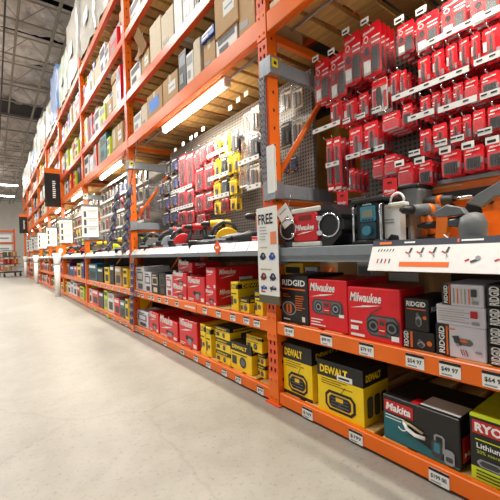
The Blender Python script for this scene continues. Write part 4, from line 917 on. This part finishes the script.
# ------------------------------------------------------------------ cartons on the overhead shelves
CM = {'brown cardboard': kraft, 'dark brown cardboard': kraft2, 'pale cardboard': cream, 'white': whitec, 'pale grey': lilac, 'red': red, 'yellow': yellow, 'black': blackc, 'blue': blue, 'lime green': lime, 'navy': navy, 'teal': teal}
def carton(color, y0, y1, zb, zt, X, d, label, group, style=0):
    t, w, h = cbox('carton', label, 'box', y0, y1, zb, zt, X, d, CM[color], group, random.uniform(-.03, .03))
    if 'cardboard' in color:
        tape(t, w, h, d)
        if style % 3 == 0: MB().box(-w * .1, w * .36, -.0014, 0, h * .35, h * .72, paper).box(-w * .04, w * .3, -.002, -.0013, h * .5, h * .55, greyc).build('shipping_label', t)
        elif style % 3 == 1: MB().box(-w * .4, w * .1, -.0012, 0, h * .14, h * .26, greyc).build('printed_mark', t)
    else:
        acc = [dgrey, greyc, red, yellow, blue, white, navy][style % 7] 
        if acc is CM[color]: acc = white
        f = Flat(); f.rect(-w * .4, w * .4, h * .62, h * .9, acc); f.rect(-w * .34, w * .1, h * .2, h * .45, acc); f.build('printed_panel', t, (0, -.0012, 0))
    return t, w, h
def cpx(color, u0, u1, vt, vb, label, lv, style=0, X=1.275, d=.4, zb=None, zt=None):
    y0, y1, _, z1 = span(u0, u1, vt, vb, X); return carton(color, y0, y1, zb if zb is not None else LV[lv][1] + .0006, zt or z1, X, d, label, f'cartons, {LNAME[lv]}', style)
# overhead shelf, second bay (right to left in the picture)
cpx('brown cardboard', 238.5, 255, 2, 35, 'plain brown carton against the nearest upright on the overhead shelf', 'head', 1, zt=2.56)
t, w, h = cpx('white', 216, 237, 24, 50, 'white printed carton under a big brown carton on the overhead shelf', 'head', 0, zt=2.335)
cpx('brown cardboard', 214.5, 237.5, -8, 30, 'big brown carton with white label stacked on a white carton, overhead shelf', 'head', 0, X=1.262, zb=2.336, zt=2.61)
t, w, h = cpx('brown cardboard', 203.5, 215, 34, 62, 'brown carton under a blue flat box on the overhead shelf', 'head', 1, zt=2.40)
cpx('blue', 200.5, 214, 26, 40, 'flat blue box lying on a brown carton, overhead shelf', 'head', 5, X=1.255, zb=2.401, zt=2.46)
cpx('pale cardboard', 193.5, 200, 36, 72, 'narrow pale carton left of the blue flat box, overhead shelf', 'head', 2, zt=2.50)
cpx('white', 186.5, 193, 50, 78, 'narrow white carton beside black cartons on the overhead shelf', 'head', 1, zt=2.46)
cpx('black', 178.5, 186, 44, 84, 'black carton with grey print standing on the overhead shelf', 'head', 1, zt=2.53)
cpx('brown cardboard', 162.8, 177.6, 72, 98, 'wide brown carton left of the black carton, overhead shelf', 'head', 0, zt=2.44)
t = thing('strap_roll', 'roll of navy webbing lying on the wide brown overhead carton', 'roll', (1.33, at(171, 68, 1.33).y, 2.441), FACE)
for k in range(2): MB().tube([(-.05 + .1 * i / 8, .0, .02 + .03 * k + .012 * math.sin(i)) for i in range(9)], .014, navy, 6).build('webbing', t)
t, w, h = cpx('brown cardboard', 147.5, 161.8, 92, 114, 'brown carton with a blue square of tape on the overhead shelf', 'head', 2, X=1.262, zt=2.43)
MB().box(-w * .36, w * .3, -.002, -.0005, h * .22, h * .72, mat('blue_tape', (60, 130, 226), .5)).build('blue_patch', t)
cpx('pale cardboard', 141.5, 147, 100, 124, 'pale carton left of the blue-taped carton, overhead shelf', 'head', 1, zt=2.42)
cpx('white', 133.6, 141, 108, 132, 'white crumpled carton at the left end, overhead shelf of second bay', 'head', 1, zt=2.40)
# second overhead shelf of the second bay and the boards above
LBL = [('white', 201, 222, 2.98), ('black', 196, 200.5, 3.06), ('white', 185, 195.5, 3.0), ('white', 176, 184, 3.05), ('pale cardboard', 163.5, 175, 3.02), ('pale cardboard', 152, 162.5, 3.08), ('brown cardboard', 143, 151, 2.92), ('white', 132, 142, 2.94)]
for i, (c, u0, u1, zt) in enumerate(LBL):
    v = 60 + (185 - u0) * 1.1
    y0, y1 = at(u0, v, 1.275).y, at(u1, v, 1.275).y
    carton(c, y0, y1, LV['second'][1] - .003, zt, 1.275, .4, f'{c} carton, {ORD[len(LBL)-1-i]} from left on the second overhead shelf, second bay', 'cartons, second overhead shelf', i)
p = at(140, 38, 1.262)
t = thing('crumpled_carton', 'crumpled brown carton flaps lying on cartons, second overhead shelf', 'box', (1.262, p.y, 2.93), FACE)
for k in range(3): b = MB().box(-.07, .07, -.004, .0, 0, .2, kraft2); b.xf(Matrix.Translation((-.12 + .12 * k, 0, .0)) @ Matrix.Rotation(.5 - .4 * k, 4, 'Y') @ Matrix.Rotation(-.3 + .3 * k, 4, 'X')); b.build('flap', t)
b = MB().box(-.04, .9, 0, .3, 0, .05, cream, .004)
t = thing('wood_slab', 'pale board lying on the overhead shelf above the nearest bay', 'board', (1.27, 1.39, LV['head'][1] + .0006), FACE); link('slab', b.mesh('slab'), t)
# every other overhead shelf: a row of cartons each
PAL = {'head': ['brown cardboard', 'white', 'pale cardboard', 'white', 'black', 'pale grey', 'red', 'lime green', 'teal'], 'second': ['white', 'pale grey', 'lime green', 'brown cardboard', 'white', 'pale cardboard', 'navy', 'red'],
       'third': ['white', 'pale grey', 'brown cardboard', 'red', 'yellow', 'pale cardboard', 'white', 'blue'], }
for b_ in range(1, 8):
    for lv in ('head', 'second', 'third'):
        if b_ == 1 and lv != 'third': continue
        r = random.Random(b_ * 17 + len(lv)); y = UY[b_ + 1] - .07; n = 0
        while y > UY[b_] + .25 and n < 14:
            wd = r.uniform(.14, .36) if b_ < 4 else r.uniform(.25, .5); hh = r.uniform(.2, .42); c = r.choice(PAL[lv])
            y2 = max(y - wd, UY[b_] + .08); cap = {'head': .38, 'second': .56, 'third': .54}[lv]
            carton(c, y, y2, LV[lv][1] + .0006, LV[lv][1] + min(hh * 1.2, cap), 1.275 + r.uniform(0, .05), .4, f'{c} carton, {ORD[n]} from left on the {dict(head="overhead", second="second overhead", third="third overhead")[lv]} shelf, {BAY[b_]}', f'cartons, {LNAME[lv]}', r.randrange(9))
            zt_ = LV[lv][1] + min(hh * 1.2, cap); room = LV[lv][1] + cap - zt_
            if room > .1 and b_ < 5 and r.random() < .75:
                c2 = r.choice(PAL[lv]); sl = dict(head="overhead", second="second overhead", third="third overhead")[lv]
                carton(c2, y - .01, y2 + .01, zt_ + .001, zt_ + min(room, r.uniform(.1, .2)), 1.29 + r.uniform(0, .06), .35, f'{c2} carton lying on the {ORD[n]} carton from left, {sl} shelf, {BAY[b_]}', f'cartons, {LNAME[lv]}', r.randrange(9))
            y = y2 - r.uniform(.012, .05); n += 1
# shrink-wrapped pallets on the topmost shelf
def lump(w, d, h, seed, m_):
    r = random.Random(seed); b = MB(); n = 7; k = 8; vs = []; fs = []
    ring = []
    for j in range(k + 1):
        z = h * j / k; sc = 1 - .05 * (j / k) ** 3
        for i in range(4 * n):
            q, f_ = divmod(i, n); f_ = f_ / n
            x, y = [(-.5 + f_, -.5), (.5, -.5 + f_), (.5 - f_, .5), (-.5, .5 - f_)][q]
            vs.append((x * w * sc + r.uniform(-.015, .015), (y + .5) * d + r.uniform(-.018, .018), z))
    N = 4 * n
    for j in range(k): fs += [(j * N + i, j * N + (i + 1) % N, (j + 1) * N + (i + 1) % N, (j + 1) * N + i) for i in range(N)]
    fs.append(tuple(k * N + i for i in range(N))); b.add(vs, fs, m_, True); return b
for b_ in range(1, 9):
    for k in range(2):
        r = random.Random(b_ * 5 + k); w = 1.05; h = r.uniform(.75, 1.25) if b_ > 1 else 1.0; m_ = [wrap, wrap, wrapg, wrapb, wrap][(b_ * 2 + k) % 5]
        nm = {id(wrap): 'white', id(wrapg): 'greenish', id(wrapb): 'blue'}[id(m_)]
        t = thing('wrapped_pallet', f'{nm} stretch-wrapped pallet load on the topmost shelf, {"far" if k else "near"} half of the {BAY[b_]}', 'pallet', (1.27, UY[b_] + .65 + 1.15 * k, LV['top'][1] + .0006), FACE, 'wrapped pallets on the topmost shelf')
        for x in (-.48, 0, .48): MB().box(x - .04, x + .04, 0, .9, 0, .09, wood2).build('pallet_runner', t)
        for i in range(6): MB().box(-w / 2, w / 2, .01 + i * .15, .12 + i * .15, .09, .11, wood).build('pallet_board', t)
        lump(w, .9, h, b_ * 3 + k, m_).build('wrapped_load', t, (0, 0, .11))
        if r.random() < .6: MB().box(-.2, .1, -.022, -.018, .2 + h * .3, .2 + h * .5, paper).build('paper_label', t)

t = thing('plywood_sheet', 'yellow plywood sheet standing at the back behind the nearest upright', 'board', (2.30, 1.75, 1.0), FACE)
MB().box(-.6, .6, 0, .018, 0, 1.0, plyw).build('sheet', t)

# ------------------------------------------------------------------ farther bays: boxes, pegboards with packs, tools
def farbox(c, acc, y0, y1, zb, zt, X, label, group, sc=True):
    t, w, h = cbox('tool_carton', label, 'box', y0, y1, zb, zt, X, .3, CM[c], group)
    f = Flat(); f.rect(-w * .4, w * .35, h * .74, h * .9, acc); f.rr(-w * .3, w * .36, h * .15, h * .55, .006, dgrey if acc is not dgrey else greyc); f.build('printed_panel', t, (0, -.0012, 0))
    return t
FP = {(2, 'knee'): [('teal', 88.5, 97, 264), ('black', 97.5, 103, 266), ('yellow', 104.5, 109, 265), ('black', 110, 114, 268), ('brown cardboard', 115, 121, 272), ('yellow', 123, 127, 264)],
      (2, 'floor'): [('white', 88.5, 92, 290), ('red', 92.4, 98.5, 288), ('black', 99, 103.5, 292), ('lime green', 104, 107.5, 294), ('white', 108, 113.5, 296), ('red', 114, 119.5, 294), ('teal', 120, 124.5, 296), ('yellow', 125, 128, 294)],
      (3, 'knee'): [('navy', 67.5, 70, 264), ('blue', 70.3, 74, 265), ('red', 74.3, 77, 267), ('yellow', 77.3, 81, 265), ('blue', 81.3, 84, 267)],
      (3, 'floor'): [('lime green', 66, 68, 285), ('white', 68.3, 71, 285), ('pale grey', 71.3, 74, 286), ('white', 74.3, 77, 287), ('red', 77.3, 80, 288), ('lime green', 80.3, 84, 291)]}
ACC = {'teal': white, 'black': white, 'yellow': blackc, 'brown cardboard': paper, 'white': greyc, 'red': white, 'lime green': dgrey, 'navy': orangeI, 'blue': white, 'pale grey': dgrey}
for b_ in range(2, 9):
    for lv, zb in (('floor', ZF), ('knee', ZK)):
        nm = 'lowest' if lv == 'floor' else 'knee-high'; g = f'boxes on the {nm} shelf, {BAY[b_]}'
        if (b_, lv) in FP:
            for i, (c, u0, u1, vt) in enumerate(FP[(b_, lv)]):
                vm = 275 if lv == 'knee' else 300
                y0, y1 = at(u0, vm, X2).y, at(u1, vm, X2).y
                y0 = min(y0, UY[b_ + 1] - .06)
                farbox(c, ACC[c], y0, y1, zb, zb + (random.uniform(.2, .3)), X2, f'{c} tool carton, {ORD[i]} from left on the {nm} shelf of the {BAY[b_]}', g)
        else:
            r = random.Random(b_ * 31 + len(lv)); y = UY[b_ + 1] - .1; n = 0
            while y > UY[b_] + .3:
                wd = r.uniform(.16, .34); c = r.choice(['red', 'yellow', 'white', 'black', 'red', 'pale grey', 'yellow', 'teal', 'blue'])
                farbox(c, ACC[c], y, y - wd, zb, zb + r.uniform(.18, .3), X2, f'{c} tool carton, {ORD[n]} from left on the {nm} shelf of the {BAY[b_]}', g)
                y -= wd + r.uniform(.01, .06); n += 1
for b_ in range(2, 7):
    y0, y1 = UY[b_] + .08, UY[b_ + 1] - .08
    pg = pegboard(f'pegboard of assorted packs above the display shelf, {BAY[b_]} from the camera', XB, y0, y1, 1.02, 2.05, pegd if b_ % 2 == 0 else pegw)
    r = random.Random(b_); nr = 4; npk = {2: 11, 3: 8, 4: 7}.get(b_, 5)
    for q in range(nr):
        zt = 1.98 - .235 * q; MB().box(-1.05, 1.05, -.262, -.258, zt - 1.02 - .0, zt - 1.02 + .03, shelfw).build('price_strip', pg)
        for i in range(npk):
            yc = y1 - .1 - (y1 - y0 - .2) * i / (npk - 1)
            kd = G_ if b_ == 2 and i > npk - 3 and q == 3 else r.choice([T_, K2, K2, R_, T_, N_] if b_ == 2 else [R_, Y_, K2, T_, T_, N_, G_])
            t = thing(kd, f'{NICE[kd]}, {ORD[i]} from left, {["top", "second", "third", "lowest"][q]} row, pegboard of the {BAY[b_]}', 'pack', (1.52, yc, zt - .2), FACE, f'packs on the pegboard of the {BAY[b_]}')
            t.scale = ((y1 - y0) / npk * .6, 1, .19)
            for nmk, me in KIND[kd]: link(nmk, me, t)
            hook(pg, yc, zt - .012, 1.49)
    for i in range(7 if b_ < 4 else 4):
        Y = UY[b_] + .25 + i * (.3 if b_ < 4 else .5); kd = (b_ + i) % 4; cm, cn = [(yellowP, 'yellow'), (redP, 'red'), (mgrey, 'grey'), (lime, 'lime green')][(i * 3 + b_) % 4]
        lab = f'tool, {ORD[(6 if b_ < 4 else 3) - i]} from left on the display shelf of the {BAY[b_]}'; g = f'power tools on the display shelf, {BAY[b_]}'
        if kd == 0: drill(f'{cn} drill {lab}'.replace('drill tool', 'drill'), (1.42, Y, ZD), 2.9, cm, black, .9, group=g)
        elif kd == 1: circ_saw(f'{cn} circular saw {lab}'.replace('saw tool', 'saw'), (1.4, Y, ZD), -.35, cm, .85, g)
        elif kd == 2: recip(f'{cn} reciprocating saw {lab}'.replace('saw tool', 'saw'), (1.4, Y, ZD), 2.8, cm, .7, g)
        else: grinder(f'{cn} angle grinder {lab}'.replace('grinder tool', 'grinder'), (1.42, Y, ZD), -.3, cm, .85, g)
for u, v in ((95, 311), (108, 318)):
    sf = SHELF[(2, 'floor')]; p = at(u, v - 3, 1.24)
    MB().box(-.06, .06, -.012, -.009, .0, .05, lime).box(-.06, .06, -.0128, -.012, .0, .016, mat('green_card', (70, 160, 60), .5)).build('green_card', sf, (sf.location.y - p.y, 0, 0))

# white panels facing down the aisle, one on each farther upright
for k in range(3, 9):
    t = thing('white_sign_panel', f'white text panel facing the camera on the {ORD[k-1]} upright from the camera', 'sign', (1.325, UY[k] - .12, 1.2), 0, 'white text panels on the uprights')
    MB().box(-.13, .13, 0, .012, 0, .56, paper, .002).build('panel', t); MB().box(-.13, .13, -.001, .013, .52, .56, mgrey).build('top_rail', t)
    MB().box(-.075, -.04, .012, .082, .2, .24, galv).build('mount_bracket', t)
    f = Flat()
    for z in (.34, .2, .06): f.rect(-.1, -.06, z, z + .1, dgrey); f.rect(-.03, .1, z + .09, z + .1, greyc); f.rect(-.03, .09, z + .07, z + .077, greyc); f.rect(-.1, .12, z + .118, z + .124, dgrey)
    f.build('printed_text', t, (0, -.0012, 0))
for Y, z0, wide in ((UY[4] - .05, 2.02, 'nearer'), (UY[8] - .05, 2.02, 'farther')):
    t = thing('aisle_flag', f'black aisle flag sign with orange top, the {wide} of the two', 'sign', (1.09, Y, z0), 0, 'aisle flag signs')
    MB().box(-.155, .155, 0, .02, 0, .76, blackc, .003).build('black_panel', t); MB().box(-.155, .155, -.001, .021, .76, .87, orangeP).build('orange_top', t)
    f = Flat(); r = random.Random(3)
    for i in range(9): f.rect(.0, .05 + r.uniform(0, .02), .2 + i * .045, .2 + i * .045 + .03, white)
    f.build('vertical_print', t, (0, -.0012, 0)); MB().tube([(.14, .01, .82), (.17, .01, .82)], .008, steel, 6).build('mount_arm', t)
t = thing('orange_sign', 'small orange square sign on the fourth upright from the camera', 'sign', (1.2, UY[4] - .06, .9), 0)
MB().box(-.09, .11, 0, .01, 0, .24, orangeP, .01).build('panel', t); MB().prism([(.01 + .05 * math.cos(a * PI / 6), .12 + .06 * math.sin(a * PI / 6)) for a in range(12)], -.001, 0, paper).build('white_disc', t)
# strips of navy packs hanging at the second upright
for col, (ua, va, ub, vb, n, X) in enumerate(((129, 188, 124, 254, 6, 1.14), (117, 192, 109, 252, 6, 1.14), (132, 262, 131, 326, 8, 1.2))):
    a, b2 = at(ua, va, X), at(ub, vb, X)
    t = thing('hanging_strip', f'{["right", "left", "lower"][col]} clip strip carrying navy packs at the second upright from the camera', 'strip', (X + .012, a.y, min(a.z, b2.z)), FACE)
    MB().add([(-.008, 0, a.z - t.location.z + .04), (.008, 0, a.z - t.location.z + .04), (a.y - b2.y + .008, 0, b2.z - t.location.z - .03), (a.y - b2.y - .008, 0, b2.z - t.location.z - .03), (-.008, .002, a.z - t.location.z + .04), (.008, .002, a.z - t.location.z + .04), (a.y - b2.y + .008, .002, b2.z - t.location.z - .03), (a.y - b2.y - .008, .002, b2.z - t.location.z - .03)],
             [(3, 2, 1, 0), (4, 5, 6, 7), (0, 1, 5, 4), (1, 2, 6, 5), (2, 3, 7, 6), (3, 0, 4, 7)], paper).build('strip_band', t)
    if col < 2: MB().tube([(0, .001, a.z - t.location.z + .03), (0, .1, 2.1 - t.location.z)], .004, steel, 6).build('hanger_wire', t)
    else: MB().tube([(0, .001, a.z - t.location.z + .03), (0, .05, a.z - t.location.z + .06)], .004, steel, 6).build('hanger_wire', t)
    for i in range(n):
        f_ = (i + .3) / n; y = a.y + (b2.y - a.y) * f_; z = a.z + (b2.z - a.z) * f_; hh = abs(a.z - b2.z) / n * .92
        t = thing('blue_accessory_pack', f'navy pack with orange spot, {ORD[i]} from top on the {["right", "left", "lower"][col]} clip strip', 'pack', (X - .012, y, z - hh * .6), FACE, 'navy packs on the clip strips'); t.scale = (.25 if col < 2 else .12, 1, hh)
        t.rotation_euler = (0, -.25 if col < 2 else 0, FACE)
        for nmk, me in KIND[N_]: link(nmk, me, t)
# white column guards in front of the far bays
for Y, lab in ((8.72, 'nearest'), (13.6, 'middle'), (18.5, 'farthest')):
    t = thing('column_guard', f'white column guard with flared collar in front of the racks, {lab} of three', 'post', (1.12, Y, 0), 0, 'white column guards')
    MB().tube([(0, 0, 0), (0, 0, .7)], .06, white, 14).build('shaft', t); MB().tube([(0, 0, .7), (0, 0, .74), (0, 0, .97)], .07, whitec, 14, [.06, .07, .09]).build('collar', t)

# ------------------------------------------------------------------ far end of the aisle
t = thing('end_rack', 'red-orange rack closing the far end of the aisle, with white header boards', 'rack', (.2, 28, 0), 0)
for x in (-1.6, .9): MB().box(x - .05, x + .05, 0, .1, 0, 2.9, redor).build('post', t)
for z in (.1, .7, 1.2, 1.9, 2.7): MB().box(-1.6, .9, -.01, .6, z, z + .1, redor).build('shelf', t)
for z in (1.32, 2.02): MB().box(-1.35, .75, -.05, -.02, z, z + .5, paper).box(-1.2, .6, -.055, -.05, z + .2, z + .3, greyc).build('header_board', t)
for i, (c, nm) in enumerate(((yellow, 'yellow'), (whitec, 'white'), (red, 'red'), (kraft, 'brown'))):
    for j, zb in enumerate((.2, .8)):
        t = thing('carton', f'{nm} carton on the {["lower", "upper"][j]} shelf of the far end rack', 'box', (-1.0 + i * .55, 28.05, zb), 0, 'cartons on the far end rack'); MB().box(-.22, .22, 0, .4, 0, .34, c, .005).build('carton_body', t); MB().box(-.1, .1, -.002, 0, .1, .24, paper).build('label', t)
p = Vector((.62, 20.5, 0))
t = thing('stock_cart', 'dark stock cart loaded with goods standing at the far end of the aisle', 'cart', p, .3)
MB().box(-.4, .4, -.3, .5, .2, .26, dgrey, .01).build('platform', t)
for sx in (-1, 1):
    for sy in (-.22, .42): MB().tube([(sx * .34 - .02, sy, .09), (sx * .34 + .02, sy, .09)], .09, black, 12).build('wheel', t); MB().box(sx * .34 - .015, sx * .34 + .015, sy - .02, sy + .02, .09, .2, steel).build('caster_fork', t)
for sx in (-1, 1): MB().tube([(sx * .36, .46, .26), (sx * .36, .48, 1.2), (sx * .3, .48, 1.28), (0, .48, 1.3)], .02, dgrey, 8).build('handle_frame', t)
for z in (.6, .95): MB().box(-.37, .37, -.25, .47, z, z + .03, dgrey).build('tray', t)
for x, y, z, c, nm in ((-.15, .0, .265, kraft, 'brown'), (.18, .1, .265, whitec, 'white'), (-.1, .1, .635, redP, 'red'), (.18, .05, .635, orangeP, 'orange'), (-.12, .1, .985, olive, 'olive'), (.15, .1, .985, kraft2, 'dark brown')):
    g = Matrix.Rotation(.3, 4, 'Z') @ Vector((x, y, z)); q = thing('carton', f'{nm} box riding on the stock cart at the far end', 'box', p + g, .3, 'boxes on the stock cart'); MB().box(-.13, .13, -.14, .14, 0, .24, c, .006).build('carton_body', q); MB().box(-.02, .02, -.142, -.138, .05, .24, cream).build('tape', q)
for Y, nm in ((31.0, 'nearer'), (36.5, 'farther')):
    t = thing('ceiling_lamp', f'long white lit ceiling lamp near the far wall, the {nm} one', 'light', (.2, Y, 6.35), 0, 'ceiling lamps by the far wall')
    MB().box(-1.4, 1.4, -.16, .16, .06, .12, white, .01).build('housing', t); MB().box(-1.35, 1.35, -.14, .14, .0, .06, lampf).build('diffuser', t)
    for x in (-1.1, 1.1): MB().tube([(x, 0, .12), (x, 0, .9)], .01, steelp, 6).build('hanger_rod', t)

for b_ in (0, 1):
    sf = SHELF[(b_, 'head')]; MB().tube([(-1.15, .16, 2.14), (1.15, .16, 2.14)], .009, galv, 6).build('conduit', sf)

# goods stored at the back of the knee-high shelf, nearest bay
for c, acc, u0, u1, vt, lab in (('yellow', blackc, 284, 303, 263, 'yellow carton at the back of the knee-high shelf behind the black box'), ('pale grey', blue, 305, 317, 267, 'pale carton with blue print at the back of the knee-high shelf'),
                           ('brown cardboard', orangeI, 320, 338, 262, 'brown carton with orange print at the back of the knee-high shelf'), ('white', greyc, 357, 373, 261, 'white carton at the back of the knee-high shelf behind the red box'), ('dark brown cardboard', paper, 385, 425, 268, 'dark brown carton at the back of the knee-high shelf, nearest bay')):
    farbox(c, acc, at(u0, 270, 1.78).y, at(u1, 270, 1.78).y, ZK, at((u0 + u1) / 2, vt, 1.78).z, 1.78, lab, 'goods at the back of the knee-high shelf')
